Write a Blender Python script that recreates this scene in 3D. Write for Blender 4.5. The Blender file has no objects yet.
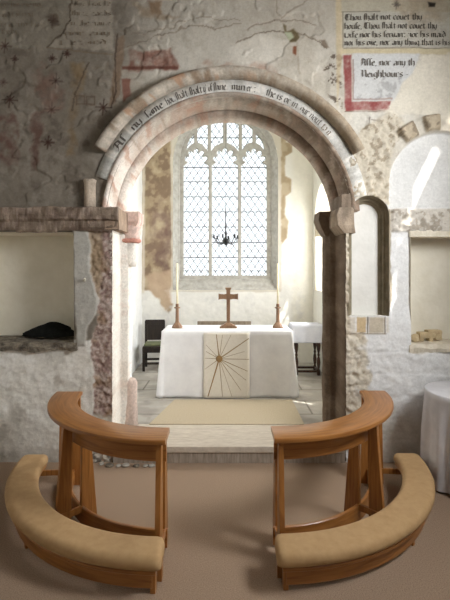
import bpy, bmesh, math, random
import numpy as np
from mathutils import Vector

random.seed(7)
RNG = np.random.RandomState(11)
SC = bpy.context.scene
COL = SC.collection
PI = math.pi

# ------------------------------------------------------------------ frame
F = 430.0          # focal length in pixels of the 450x600 frame
CZ = 1.98          # camera height
HY = 270.0         # horizon row
YW = 4.43          # nave face of the chancel-arch wall
YB = 5.06          # chancel face of that wall
YE = 8.40          # east wall of the chancel
ZF = 0.17          # chancel floor level
XC, ZC = 0.04, 2.50  # centre of the arch


def P(px, py, Y):
    return ((px - 225.0) * Y / F, Y, CZ - (py - HY) * Y / F)


def lin(c):
    c = np.asarray(c, dtype=float) / 255.0
    return np.where(c <= 0.04045, c / 12.92, ((c + 0.055) / 1.055) ** 2.4)


def lin4(c):
    a = lin(c)
    return (float(a[0]), float(a[1]), float(a[2]), 1.0)


# ------------------------------------------------------------------ noise
TAB = RNG.rand(256, 256)


def vnoise(x, y, seed=0):
    x = np.asarray(x, float) + seed * 17.31
    y = np.asarray(y, float) + seed * 9.77
    xi = np.floor(x).astype(int)
    yi = np.floor(y).astype(int)
    fx = x - xi
    fy = y - yi
    fx = fx * fx * (3 - 2 * fx)
    fy = fy * fy * (3 - 2 * fy)
    a = TAB[xi % 256, yi % 256]
    b = TAB[(xi + 1) % 256, yi % 256]
    c = TAB[xi % 256, (yi + 1) % 256]
    d = TAB[(xi + 1) % 256, (yi + 1) % 256]
    return (a * (1 - fx) + b * fx) * (1 - fy) + (c * (1 - fx) + d * fx) * fy


def fbm(x, y, seed=0, octv=4):
    s = 0
    amp = 0.5
    x = np.asarray(x, float)
    y = np.asarray(y, float)
    for o in range(octv):
        c_, s_ = math.cos(0.65 + 1.1 * o), math.sin(0.65 + 1.1 * o)
        s = s + amp * (vnoise((x * c_ - y * s_) * 2 ** o, (x * s_ + y * c_) * 2 ** o, seed + o) - 0.5)
        amp *= 0.55
    return s          # about -0.5 .. 0.5


def sstep(a, b, x):
    t = np.clip((x - a) / (b - a), 0, 1)
    return t * t * (3 - 2 * t)


def poly_sd(px, py, pts):
    """signed distance to polygon, negative inside"""
    px = np.asarray(px, float)
    py = np.asarray(py, float)
    d = np.full(px.shape, 1e18)
    inside = np.zeros(px.shape, bool)
    n = len(pts)
    for i in range(n):
        ax, ay = pts[i]
        bx, by = pts[(i + 1) % n]
        ex, ey = bx - ax, by - ay
        t = np.clip(((px - ax) * ex + (py - ay) * ey) / (ex * ex + ey * ey + 1e-12), 0, 1)
        d = np.minimum(d, (px - ax - t * ex) ** 2 + (py - ay - t * ey) ** 2)
        cond = (ay > py) != (by > py)
        with np.errstate(divide='ignore', invalid='ignore'):
            xx = ax + (py - ay) * ex / (ey if ey != 0 else 1e-12)
        inside ^= cond & (px < xx)
    d = np.sqrt(d)
    return np.where(inside, -d, d)


def seg_d(px, py, ax, ay, bx, by):
    ex, ey = bx - ax, by - ay
    t = np.clip(((px - ax) * ex + (py - ay) * ey) / (ex * ex + ey * ey + 1e-12), 0, 1)
    return np.hypot(px - ax - t * ex, py - ay - t * ey)


class Paint:
    """builds up surface colour (paint, limewash, stone, dirt) over picture-plane coordinates of one wall"""

    def __init__(self, px, py, base):
        self.px, self.py = px, py
        self.c = np.tile(np.asarray(base, float), (len(px), 1))
        self.w1 = fbm(px / 9.0, py / 9.0, 31)
        self.w2 = fbm(px / 9.0, py / 9.0, 57)

    def mask(self, m, color, k=1.0):
        m = np.clip(m * k, 0, 1)[:, None]
        self.c = self.c * (1 - m) + np.asarray(color, float) * m

    def poly(self, pts, color, k=1.0, soft=1.0, warp=5.0, mottle=0.0, mscale=8.0, seed=3):
        sd = poly_sd(self.px + warp * self.w1 * 2, self.py + warp * self.w2 * 2, pts)
        m = 1 - sstep(-soft, soft, sd)
        if mottle:
            n = fbm(self.px / mscale, self.py / mscale, seed) * 2
            m = m * np.clip(1 - mottle * 0.5 + mottle * 1.6 * n, 0, 1)
        self.mask(m, color, k)

    def line(self, pts, color, w=0.8, k=1.0, warp=1.0):
        x = self.px + warp * self.w1 * 2
        y = self.py + warp * self.w2 * 2
        for (a, b) in zip(pts[:-1], pts[1:]):
            d = seg_d(x, y, a[0], a[1], b[0], b[1])
            self.mask(1 - sstep(w * 0.4, w, d), color, k)

    def star(self, cx, cy, r, color, k=0.8, w=1.0):
        for i in range(4):
            a = i * PI / 4 + 0.1
            rr = r if i % 2 == 0 else r * 0.65
            self.line([(cx - rr * math.cos(a), cy - rr * math.sin(a)),
                       (cx + rr * math.cos(a), cy + rr * math.sin(a))], color, w, k, 0.4)

    def mottle(self, amt=10, scale=6.0, seed=5, octv=5):
        n = fbm(self.px / scale, self.py / scale, seed, octv)
        self.c = self.c + (n * 2 * amt)[:, None]


# ------------------------------------------------------------------ objects
def add_obj(name, me, mat=None, parent=None, smooth=False):
    o = bpy.data.objects.new(name, me)
    COL.objects.link(o)
    if mat is not None:
        me.materials.append(mat)
    if parent is not None:
        o.parent = parent
    if smooth:
        me.polygons.foreach_set('use_smooth', [True] * len(me.polygons))
    return o


def tag(o, label=None, cat=None, group=None, kind=None):
    if label:
        o['label'] = label
    if cat:
        o['category'] = cat
    if group:
        o['group'] = group
    if kind:
        o['kind'] = kind
    return o


def thing(name, label, cat, loc=(0, 0, 0), rz=0.0, group=None):
    o = bpy.data.objects.new(name, None)
    o.empty_display_size = 0.1
    COL.objects.link(o)
    o.location = loc
    o.rotation_euler = (0, 0, rz)
    return tag(o, label, cat, group)


def mesh_from(name, verts, faces, uvs=None):
    me = bpy.data.meshes.new(name)
    me.from_pydata([tuple(v) for v in verts], [], faces)
    if uvs is not None:
        uvl = me.uv_layers.new(name='UVMap')
        li = np.zeros(len(me.loops), dtype=np.int32)
        me.loops.foreach_get('vertex_index', li)
        arr = np.asarray(uvs, dtype=np.float32)[li]
        uvl.data.foreach_set('uv', arr.ravel())
    me.update()
    return me


def set_col(me, rgb255):
    a = me.color_attributes.new('Col', 'FLOAT_COLOR', 'POINT')
    l = lin(np.clip(rgb255, 0, 250))
    arr = np.ones((len(l), 4), dtype=np.float32)
    arr[:, :3] = l
    a.data.foreach_set('color', arr.ravel())


def bm_mesh(name, bm):
    bmesh.ops.recalc_face_normals(bm, faces=bm.faces[:])
    me = bpy.data.meshes.new(name)
    bm.to_mesh(me)
    bm.free()
    return me


def bm_box(bm, x0, x1, y0, y1, z0, z1, bev=0.0):
    ps = [(x0, y0, z0), (x1, y0, z0), (x1, y1, z0), (x0, y1, z0), (x0, y0, z1), (x1, y0, z1), (x1, y1, z1), (x0, y1, z1)]
    vs = [bm.verts.new(p) for p in ps]
    fs = []
    for q in [(0, 3, 2, 1), (4, 5, 6, 7), (0, 1, 5, 4), (1, 2, 6, 5), (2, 3, 7, 6), (3, 0, 4, 7)]:
        fs.append(bm.faces.new([vs[i] for i in q]))
    if bev > 0:
        es = set()
        for f in fs:
            es.update(f.edges)
        bmesh.ops.bevel(bm, geom=list(es), offset=bev, segments=2, profile=0.7, affect='EDGES')


def box(name, x0, x1, y0, y1, z0, z1, mat, parent=None, bev=0.004):
    bm = bmesh.new()
    bm_box(bm, x0, x1, y0, y1, z0, z1, bev)
    return add_obj(name, bm_mesh(name, bm), mat, parent)


def bm_prism(bm, pts, depth_vec, bev=0.0):
    """polygon (list of 3d points) pushed along depth_vec"""
    d = Vector(depth_vec)
    a = [bm.verts.new(Vector(p)) for p in pts]
    b = [bm.verts.new(Vector(p) + d) for p in pts]
    n = len(pts)
    fs = [bm.faces.new(a), bm.faces.new(b[::-1])]
    for i in range(n):
        fs.append(bm.faces.new([a[i], b[i], b[(i + 1) % n], a[(i + 1) % n]]))
    if bev > 0:
        es = set()
        for f in fs:
            es.update(f.edges)
        bmesh.ops.bevel(bm, geom=list(es), offset=bev, segments=2, profile=0.7, affect='EDGES')


def lathe(name, prof, mat, parent=None, loc=(0, 0, 0), n=20, smooth=True, closed=True):
    """prof: list of (r, z) bottom to top"""
    verts, faces = [], []
    for (r, z) in prof:
        for i in range(n):
            a = 2 * PI * i / n
            verts.append((loc[0] + r * math.cos(a), loc[1] + r * math.sin(a), loc[2] + z))
    for j in range(len(prof) - 1):
        for i in range(n):
            k = (i + 1) % n
            faces.append((j * n + i, j * n + k, (j + 1) * n + k, (j + 1) * n + i))
    if closed:
        faces.append(tuple(range(n))[::-1])
        faces.append(tuple((len(prof) - 1) * n + i for i in range(n)))
    me = mesh_from(name, verts, faces)
    o = add_obj(name, me, mat, parent, smooth)
    return o


def tube_data(path, r, n=8):
    verts, faces = [], []
    m = len(path)
    path = [Vector(p) for p in path]
    for j, p in enumerate(path):
        t = (path[min(j + 1, m - 1)] - path[max(j - 1, 0)]).normalized()
        u = t.cross(Vector((0, 0, 1)))
        if u.length < 1e-3:
            u = t.cross(Vector((0, 1, 0)))
        u.normalize()
        v = t.cross(u)
        rr = r[j] if isinstance(r, (list, tuple)) else r
        for i in range(n):
            a = 2 * PI * i / n
            verts.append(p + u * rr * math.cos(a) + v * rr * math.sin(a))
    for j in range(m - 1):
        for i in range(n):
            k = (i + 1) % n
            faces.append((j * n + i, j * n + k, (j + 1) * n + k, (j + 1) * n + i))
    faces.append(tuple(range(n))[::-1])
    faces.append(tuple((m - 1) * n + i for i in range(n)))
    return verts, faces


def tube(name, path, r, mat, parent=None, n=8):
    v, f = tube_data(path, r, n)
    return add_obj(name, mesh_from(name, v, f), mat, parent, True)


def arc_sweep(prof, a0, a1, n, c=(0, 0), vertical=False, mirror=1, end_round=0.0, rnoise=0.0, seed=0):
    """prof: closed loop of (r, h). vertical=False: around the z axis, h = height. vertical=True: around the y axis, h = depth Y"""
    verts, faces, uvs = [], [], []
    m = len(prof)
    cr = sum(p[0] for p in prof) / m
    ch = sum(p[1] for p in prof) / m
    per = [0]
    for i in range(m - 1):
        per.append(per[-1] + math.hypot(prof[i + 1][0] - prof[i][0], prof[i + 1][1] - prof[i][1]))
    for j in range(n + 1):
        a = a0 + (a1 - a0) * j / n
        for i, (r, h) in enumerate(prof):
            if rnoise:
                s = a * cr
                dn = float(fbm(s * 6.0, i * 0.35, seed, 4)) * rnoise * 2
                r2 = r + dn * (1 if r > cr else -1) * 0.7
                h2 = h + dn * 0.6
            else:
                r2, h2 = r, h
            if vertical:
                verts.append((c[0] + r2 * math.cos(a), h2, c[1] + r2 * math.sin(a)))
            else:
                verts.append((mirror * (c[0] + r2 * math.cos(a)), c[1] + r2 * math.sin(a), h2))
            uvs.append((a * cr, per[i]))
    for j in range(n):
        for i in range(m):
            k = (i + 1) % m
            faces.append((j * m + i, j * m + k, (j + 1) * m + k, (j + 1) * m + i))
    faces.append(tuple(range(m))[::-1])
    faces.append(tuple(n * m + i for i in range(m)))
    return verts, faces, uvs


def fix_normals(me):
    bm = bmesh.new()
    bm.from_mesh(me)
    bmesh.ops.recalc_face_normals(bm, faces=bm.faces[:])
    bm.to_mesh(me)
    bm.free()
    return me


def rounded_rect(r0, r1, z0, z1, rad, seg=3):
    pts = []
    for (cx, cz, s) in [(r1 - rad, z0 + rad, -90), (r1 - rad, z1 - rad, 0), (r0 + rad, z1 - rad, 90), (r0 + rad, z0 + rad, 180)]:
        for k in range(seg + 1):
            a = math.radians(s + 90.0 * k / seg)
            pts.append((cx + rad * math.cos(a), cz + rad * math.sin(a)))
    return pts


# ------------------------------------------------------------------ materials
def new_mat(name):
    m = bpy.data.materials.new(name)
    m.use_nodes = True
    nt = m.node_tree
    return m, nt, nt.nodes['Principled BSDF']


def N(nt, t, **kw):
    n = nt.nodes.new(t)
    for k, v in kw.items():
        setattr(n, k, v)
    return n


def noise_mat(name, c1, c2, scale=8.0, rough=0.8, bump=0.3, bscale=60.0, bdist=0.004, attr=False, spec=0.3, detail=6.0, stretch=None, fine=0.18):
    m, nt, b = new_mat(name)
    tc = N(nt, 'ShaderNodeTexCoord')
    mp = N(nt, 'ShaderNodeMapping')
    if stretch:
        mp.inputs['Scale'].default_value = stretch
    nt.links.new(tc.outputs['Object'], mp.inputs['Vector'])
    nz = N(nt, 'ShaderNodeTexNoise')
    nz.inputs['Scale'].default_value = scale
    nz.inputs['Detail'].default_value = detail
    nz.inputs['Roughness'].default_value = 0.65
    nt.links.new(mp.outputs['Vector'], nz.inputs['Vector'])
    rp = N(nt, 'ShaderNodeValToRGB')
    rp.color_ramp.elements[0].position = 0.32
    rp.color_ramp.elements[1].position = 0.68
    nt.links.new(nz.outputs['Fac'], rp.inputs['Fac'])
    if attr:
        at = N(nt, 'ShaderNodeAttribute')
        at.attribute_name = 'Col'
        rp.color_ramp.elements[0].color = (1 - fine, 1 - fine, 1 - fine, 1)
        rp.color_ramp.elements[1].color = (1 + fine, 1 + fine, 1 + fine, 1)
        mx = N(nt, 'ShaderNodeMix', data_type='RGBA', blend_type='MULTIPLY')
        mx.inputs['Factor'].default_value = 1.0
        nt.links.new(at.outputs['Color'], mx.inputs['A'])
        nt.links.new(rp.outputs['Color'], mx.inputs['B'])
        nt.links.new(mx.outputs['Result'], b.inputs['Base Color'])
    else:
        rp.color_ramp.elements[0].color = lin4(c1)
        rp.color_ramp.elements[1].color = lin4(c2)
        nt.links.new(rp.outputs['Color'], b.inputs['Base Color'])
    b.inputs['Roughness'].default_value = rough
    b.inputs['Specular IOR Level'].default_value = spec
    if bump:
        n2 = N(nt, 'ShaderNodeTexNoise')
        n2.inputs['Scale'].default_value = bscale
        n2.inputs['Detail'].default_value = 4
        nt.links.new(mp.outputs['Vector'], n2.inputs['Vector'])
        bp = N(nt, 'ShaderNodeBump')
        bp.inputs['Strength'].default_value = bump
        bp.inputs['Distance'].default_value = bdist
        nt.links.new(n2.outputs['Fac'], bp.inputs['Height'])
        nt.links.new(bp.outputs['Normal'], b.inputs['Normal'])
    return m


def wood_mat(name, c1, c2, c3, rough=0.42, spec=0.4, use_uv=True, sc=(2.2, 30.0, 1.0)):
    m, nt, b = new_mat(name)
    tc = N(nt, 'ShaderNodeTexCoord')
    mp = N(nt, 'ShaderNodeMapping')
    mp.inputs['Scale'].default_value = sc
    nt.links.new(tc.outputs['UV' if use_uv else 'Object'], mp.inputs['Vector'])
    nz = N(nt, 'ShaderNodeTexNoise')
    nz.inputs['Scale'].default_value = 1.6
    nz.inputs['Detail'].default_value = 6
    nz.inputs['Distortion'].default_value = 0.6
    nt.links.new(mp.outputs['Vector'], nz.inputs['Vector'])
    rp = N(nt, 'ShaderNodeValToRGB')
    rp.color_ramp.elements[0].position = 0.30
    rp.color_ramp.elements[0].color = lin4(c1)
    rp.color_ramp.elements[1].position = 0.72
    rp.color_ramp.elements[1].color = lin4(c3)
    e = rp.color_ramp.elements.new(0.5)
    e.color = lin4(c2)
    nt.links.new(nz.outputs['Fac'], rp.inputs['Fac'])
    nt.links.new(rp.outputs['Color'], b.inputs['Base Color'])
    b.inputs['Roughness'].default_value = rough
    b.inputs['Specular IOR Level'].default_value = spec
    return m


def plain_mat(name, c, rough=0.6, metal=0.0, spec=0.4, emit=None):
    return noise_mat(name, [v * 0.94 for v in c], [min(255, v * 1.05) for v in c], scale=14, rough=rough, bump=0.0, spec=spec)


M = {}
M['wall'] = noise_mat('painted_plaster', None, None, scale=45, rough=0.92, bump=0.4, bscale=70, bdist=0.005, attr=True, spec=0.15, fine=0.09)
M['smooth_wall'] = noise_mat('limewash', None, None, scale=9, rough=0.92, bump=0.35, bscale=22, bdist=0.008, attr=True, spec=0.15, fine=0.04)
M['stone'] = noise_mat('carved_stone', None, None, scale=42, rough=0.9, bump=0.6, bscale=70, bdist=0.008, attr=True, spec=0.15, fine=0.16)
M['white_plaster'] = noise_mat('white_plaster', (222, 220, 213), (236, 234, 228), scale=4, rough=0.92, bump=0.4, bscale=18, bdist=0.01, spec=0.15)
M['cream_plaster'] = noise_mat('cream_plaster', (226, 220, 203), (238, 233, 219), scale=4, rough=0.92, bump=0.4, bscale=18, bdist=0.008, spec=0.15)
M['grey_stone'] = noise_mat('grey_stone', (150, 145, 136), (188, 182, 172), scale=11, rough=0.85, bump=0.5, bscale=60, bdist=0.006)
M['step_stone'] = noise_mat('step_stone', (176, 164, 148), (206, 196, 180), scale=9, rough=0.85, bump=0.5, bscale=50, bdist=0.005, stretch=(1.0, 6.0, 1.0))
M['riser_stone'] = noise_mat('riser_stone', (138, 126, 112), (176, 164, 150), scale=14, rough=0.9, bump=0.7, bscale=50, bdist=0.008, stretch=(3.0, 1.0, 0.35))
M['dark_stone'] = noise_mat('dark_rough_stone', (62, 58, 52), (150, 140, 124), scale=13, rough=0.95, bump=1.0, bscale=40, bdist=0.02)
M['olive_stone'] = noise_mat('olive_stone', (118, 108, 88), (150, 140, 118), scale=9, rough=0.9, bump=0.4, bscale=60)
M['pale_stone'] = noise_mat('pale_stone', (206, 196, 176), (228, 220, 204), scale=12, rough=0.9, bump=0.6, bscale=50, bdist=0.006)
M['buff_stone'] = noise_mat('buff_stone', (176, 156, 122), (206, 188, 154), scale=14, rough=0.9, bump=0.5, bscale=50, bdist=0.006)
M['tracery'] = noise_mat('tracery_stone', (158, 154, 146), (190, 187, 180), scale=10, rough=0.9, bump=0.3, bscale=60)
M['carpet'] = noise_mat('carpet', (134, 112, 93), (180, 157, 135), scale=130, rough=1.0, bump=0.9, bscale=260, bdist=0.004, spec=0.05)
M['mat'] = noise_mat('sisal_mat', (172, 158, 134), (190, 176, 152), scale=60, rough=1.0, bump=0.6, bscale=160, bdist=0.003, spec=0.05)
M['oak'] = wood_mat('golden_oak', (130, 82, 38), (154, 102, 50), (170, 116, 62), rough=0.33, spec=0.5)
M['brown_wood'] = wood_mat('brown_wood', (112, 84, 62), (138, 106, 80), (154, 122, 96), use_uv=False, sc=(14, 14, 2.0), rough=0.5)
M['grey_wood'] = wood_mat('grey_brown_wood', (112, 98, 82), (130, 116, 98), (144, 130, 112), use_uv=False, sc=(14, 14, 2.0), rough=0.6)
M['black_wood'] = wood_mat('black_oak', (26, 20, 16), (38, 29, 23), (52, 40, 31), use_uv=False, sc=(20, 20, 3.0), rough=0.5)
M['turned_wood'] = wood_mat('dark_turned_wood', (48, 30, 20), (66, 42, 28), (84, 54, 36), use_uv=False, sc=(20, 20, 3.0), rough=0.45)
M['roof_wood'] = noise_mat('roof_timber', (96, 82, 66), (128, 112, 92), scale=5, rough=0.8, bump=0.2)
M['cushion'] = noise_mat('tan_upholstery', (174, 141, 99), (186, 154, 112), scale=18, rough=0.78, bump=0.35, bscale=300, bdist=0.002, spec=0.25)
M['green_cushion'] = noise_mat('green_cushion', (92, 98, 72), (120, 122, 92), scale=18, rough=0.9, bump=0.3, bscale=200, bdist=0.002)
M['linen'] = noise_mat('white_linen', (232, 231, 232), (243, 242, 242), scale=6, rough=0.85, bump=0.25, bscale=14, bdist=0.01, spec=0.2)
M['grey_linen'] = noise_mat('grey_white_linen', (204, 203, 207), (222, 221, 224), scale=6, rough=0.85, bump=0.2, bscale=20, bdist=0.008, spec=0.2)
M['blue_linen'] = noise_mat('cool_white_linen', (212, 214, 226), (228, 230, 238), scale=6, rough=0.85, bump=0.2, bscale=20, bdist=0.008, spec=0.2)
M['panel_linen'] = noise_mat('natural_linen', (224, 217, 203), (232, 226, 213), scale=30, rough=0.9, bump=0.3, bscale=250, bdist=0.002, spec=0.1)
M['thread'] = plain_mat('brown_thread', (158, 136, 102), 0.8)
M['gold_thread'] = plain_mat('gold_thread', (150, 120, 78), 0.7)
M['wax'] = plain_mat('candle_wax', (238, 228, 196), 0.5)
M['iron'] = plain_mat('black_iron', (26, 26, 28), 0.5)
M['lead'] = plain_mat('window_lead', (78, 78, 78), 0.6)
M['black_cloth'] = noise_mat('black_cloth', (14, 15, 14), (34, 35, 32), scale=12, rough=0.95, bump=0.5, bscale=60, bdist=0.006, spec=0.1)
M['ink'] = plain_mat('black_text_paint', (96, 91, 85), 0.95, spec=0.1)
M['soft_ink'] = plain_mat('worn_text_paint', (112, 107, 101), 0.95, spec=0.1)
M['faint_ink'] = plain_mat('faded_text_paint', (128, 116, 100), 0.95, spec=0.1)
M['brass'] = plain_mat('pale_metal', (206, 200, 184), 0.35)
M['grass'] = noise_mat('churchyard_grass', (84, 108, 56), (120, 140, 78), scale=3, rough=1.0, bump=0.2)
M['foliage'] = noise_mat('tree_foliage', (150, 160, 138), (190, 196, 176), scale=5, rough=1.0, bump=0.6, bscale=8, bdist=0.1)


def glass_mat():
    m, nt, b = new_mat('leaded_glass')
    nt.nodes.remove(b)
    out = nt.nodes['Material Output']
    tr = N(nt, 'ShaderNodeBsdfTransparent')
    tr.inputs['Color'].default_value = (0.93, 0.95, 0.95, 1)
    gl = N(nt, 'ShaderNodeBsdfGlossy')
    gl.inputs['Roughness'].default_value = 0.08
    mx = N(nt, 'ShaderNodeMixShader')
    mx.inputs[0].default_value = 0.05
    nt.links.new(tr.outputs[0], mx.inputs[1])
    nt.links.new(gl.outputs[0], mx.inputs[2])
    nt.links.new(mx.outputs[0], out.inputs['Surface'])
    return m


M['glass'] = glass_mat()


# ------------------------------------------------------------------ grid wall with holes
def grid_wall(name, us, vs, plane, hole_sd, mat, depth_fn=None, paint_fn=None, parent=None, step=0.01):
    """plane: 'Y' -> u = X, v = Z ; 'X' -> u = Y, v = Z. hole_sd(u, v) negative inside holes. Boundary vertices snap to the hole edge."""
    U, V = np.meshgrid(us, vs, indexing='ij')
    nu, nv = U.shape
    U = U.ravel().copy()
    V = V.ravel().copy()
    if hole_sd is not None:
        e = 1e-3
        for _ in range(2):
            sd = hole_sd(U, V)
            gx = (hole_sd(U + e, V) - hole_sd(U - e, V)) / (2 * e)
            gy = (hole_sd(U, V + e) - hole_sd(U, V - e)) / (2 * e)
            near = np.abs(sd) < step * 0.75
            gl = np.maximum(np.hypot(gx, gy), 0.3)
            U = np.where(near, U - sd * gx / gl, U)
            V = np.where(near, V - sd * gy / gl, V)
    idx = np.arange(nu * nv).reshape(nu, nv)
    q = np.stack([idx[:-1, :-1], idx[1:, :-1], idx[1:, 1:], idx[:-1, 1:]], -1).reshape(-1, 4)
    if hole_sd is not None:
        cu = U[q].mean(1)
        cv = V[q].mean(1)
        q = q[hole_sd(cu, cv) > 0]
    used = np.zeros(nu * nv, bool)
    used[q.ravel()] = True
    remap = np.cumsum(used) - 1
    q = remap[q]
    U, V = U[used], V[used]
    d = depth_fn(U, V) if depth_fn else np.zeros_like(U)
    if plane[0] == 'Y':
        co = np.stack([U, plane[1] + d, V], -1)
    else:
        co = np.stack([plane[1] + d, U, V], -1)
    me = bpy.data.meshes.new(name)
    me.vertices.add(len(co))
    me.vertices.foreach_set('co', co.astype(np.float32).ravel())
    nq = len(q)
    me.loops.add(nq * 4)
    me.polygons.add(nq)
    me.loops.foreach_set('vertex_index', q.astype(np.int32).ravel())
    me.polygons.foreach_set('loop_start', np.arange(0, nq * 4, 4, dtype=np.int32))
    try:
        me.polygons.foreach_set('loop_total', np.full(nq, 4, dtype=np.int32))
    except Exception:
        pass
    me.update(calc_edges=True)
    if paint_fn:
        set_col(me, paint_fn(U, V))
    o = add_obj(name, me, mat, parent, True)
    return o


def rect_sd(u, v, u0, u1, v0, v1):
    dx = np.maximum(u0 - u, u - u1)
    dy = np.maximum(v0 - v, v - v1)
    return np.where((dx > 0) & (dy > 0), np.hypot(np.maximum(dx, 0), np.maximum(dy, 0)), np.maximum(dx, dy))


def arch_sd(u, v, xc, hw, z0, zs, R):
    """door-shaped opening: half width hw up to zs, then circle radius R about (xc, zs)"""
    a = rect_sd(u, v, xc - hw, xc + hw, z0, zs)
    c = np.hypot(u - xc, v - zs) - R
    c = np.where(v < zs, np.maximum(c, zs - v), c)
    return np.minimum(a, c)


JW = 1.205   # half width between the outer jamb faces
R1 = 1.264   # outer order radius
R2 = 1.205   # inner order radius
NL = dict(x0=-2.75, x1=-1.556, z0=1.20, z1=2.372, d=0.46)        # left recess
NB = dict(x0=1.277, x1=1.690, z0=1.505, zs=2.54, d=0.30)         # tall blind niche
NR = dict(x0=1.916, x1=2.75, z0=1.150, z1=2.372, d=0.30)         # right recess


def nave_hole(u, v):
    a = arch_sd(u, v, XC, JW, -0.5, ZC, R1)
    a = np.where((v < ZC) & (v > ZC - 0.3), np.minimum(a, rect_sd(u, v, XC - JW, XC + JW, -1, ZC)), a)
    b = rect_sd(u, v, NL['x0'], NL['x1'], NL['z0'], NL['z1'])
    xm = (NB['x0'] + NB['x1']) / 2
    hw = (NB['x1'] - NB['x0']) / 2
    c = arch_sd(u, v, xm, hw, NB['z0'], NB['zs'], hw)
    d = rect_sd(u, v, NR['x0'], NR['x1'], NR['z0'], NR['z1'])
    return np.minimum(np.minimum(a, b), np.minimum(c, d))


def w2p(X, Z):
    return 225 + X * F / YW, HY - (Z - CZ) * F / YW


PIER = [(84, 229), (113, 229), (113, 420), (92, 418), (94, 385), (90, 340), (98, 318), (96, 290), (89, 265), (92, 240)]
STRIP = [(73, 228), (88, 228), (91, 245), (91, 272), (96, 290), (99, 300), (96, 315), (88, 325), (86, 345), (76, 346), (74, 300)]
ROUGH_R = [(340, 186), (352, 150), (362, 128), (388, 110), (402, 116), (404, 132), (392, 150), (390, 200), (392, 212), (378, 200), (350, 196)]


def inf_sd(px, py):
    """infill of the right-hand arch, in wall pixels (negative inside)"""
    e = (np.hypot((px - 441) / 51.5, (py - 186) / 54.0) - 1) * 52
    e = np.where(py > 186, 389.5 - px, e)
    return np.maximum(e, py - 208.5)


def nave_depth(X, Z):
    px, py = w2p(X, Z)
    quiet = (1 - sstep(3, 9, poly_sd(px, py, [(334, 4), (470, 4), (470, 60), (420, 98), (334, 112)])))
    d = fbm(X * 1.3, Z * 1.3, 1, 3) * 0.03 + fbm(X * 14, Z * 14, 2, 4) * 0.012 * (1 - 0.8 * quiet)
    n = fbm(px / 9, py / 9, 31) * 8
    n2 = fbm(px / 9, py / 9, 57) * 8
    low = sstep(338, 350, py) * (1 - sstep(88, 98, px))
    d = d + low * (fbm(X * 4, Z * 5, 8, 4) * 0.032 + fbm(X * 22, Z * 22, 9, 3) * 0.007)
    lowr = sstep(330, 345, py) * sstep(350, 356, px)
    crs = np.abs(((py + n * 0.6) % 22.0) - 11) / 11.0
    d = d + lowr * (fbm(X * 6, Z * 9, 10, 4) * 0.03 + 0.004 * sstep(0.75, 0.98, crs))
    pm = 1 - sstep(-1.5, 1.0, poly_sd(px + n * .5, py + n2 * .5, PIER))
    d = d + pm * (0.012 + fbm(X * 26, Z * 26, 12, 4) * 0.045)
    sm = 1 - sstep(-1.5, 1.0, poly_sd(px + n * .3, py + n2 * .3, STRIP))
    d = d - sm * 0.016
    rm = 1 - sstep(-2, 2, poly_sd(px + n * .4, py + n2 * .4, ROUGH_R))
    d = d + rm * (fbm(X * 20, Z * 20, 14, 4) * 0.05)
    # thick plaster edges on the left of the upper wall
    lay = fbm(px / 34, py / 34, 21, 4)
    d = d + 0.010 * sstep(0.02, 0.045, lay) * sstep(206, 200, py) * (1 - quiet)
    # infill of the right-hand blocked arch sits back from the face
    im = 1 - sstep(-0.8, 0.8, inf_sd(px, py))
    d = d * (1 - 0.7 * im) + im * 0.045
    side = (1 - sstep(0.0, 1.2, 391.5 - px)) * sstep(208, 209, py) * (1 - sstep(300, 325, py))
    d = d + side * 0.035
    # voussoirs over it
    ang = np.degrees(np.arctan2(186 - py, px - 441))
    rr = np.hypot((px - 441) / 51.5, (py - 186) / 54.0) * 53
    for (a, w) in ((121, 8.5), (98.5, 8.5)):
        g = (1 - sstep(0.65, 1.0, np.abs((ang - a) / w))) * (1 - sstep(0.7, 1.05, np.abs((rr - 62.5) / 8.5)))
        d = d - g * 0.05 - g * fbm(X * 25, Z * 25, 44, 3) * 0.03
    # string/lintel stone right
    lm = (1 - sstep(-0.6, 0.6, poly_sd(px + n * .2, py + n2 * .2, [(393, 208.5), (470, 208.5), (470, 231.5), (393, 231.5)])))
    d = d + lm * (fbm(X * 22, Z * 22, 16, 4) * 0.04 - 0.02)
    # rough arris beside the right jamb
    am = (1 - sstep(349, 353 + n * .4, px)) * sstep(343, 345, px) * sstep(186, 192, py)
    d = d + am * (fbm(X * 24, Z * 24, 18, 4) * 0.05)
    ab = (1 - sstep(-3, 3, poly_sd(px + n, py + n2, [(344, 333), (366, 333), (371, 380), (366, 420), (344, 420)])))
    d = d + ab * fbm(X * 24, Z * 24, 19, 4) * 0.045
    # crumbling foot of the wall
    ft = sstep(450, 458, py) * sstep(85, 95, px) * (1 - sstep(160, 165, px))
    d = d + ft * fbm(X * 30, Z * 30, 20, 3) * 0.05
    return d


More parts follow.
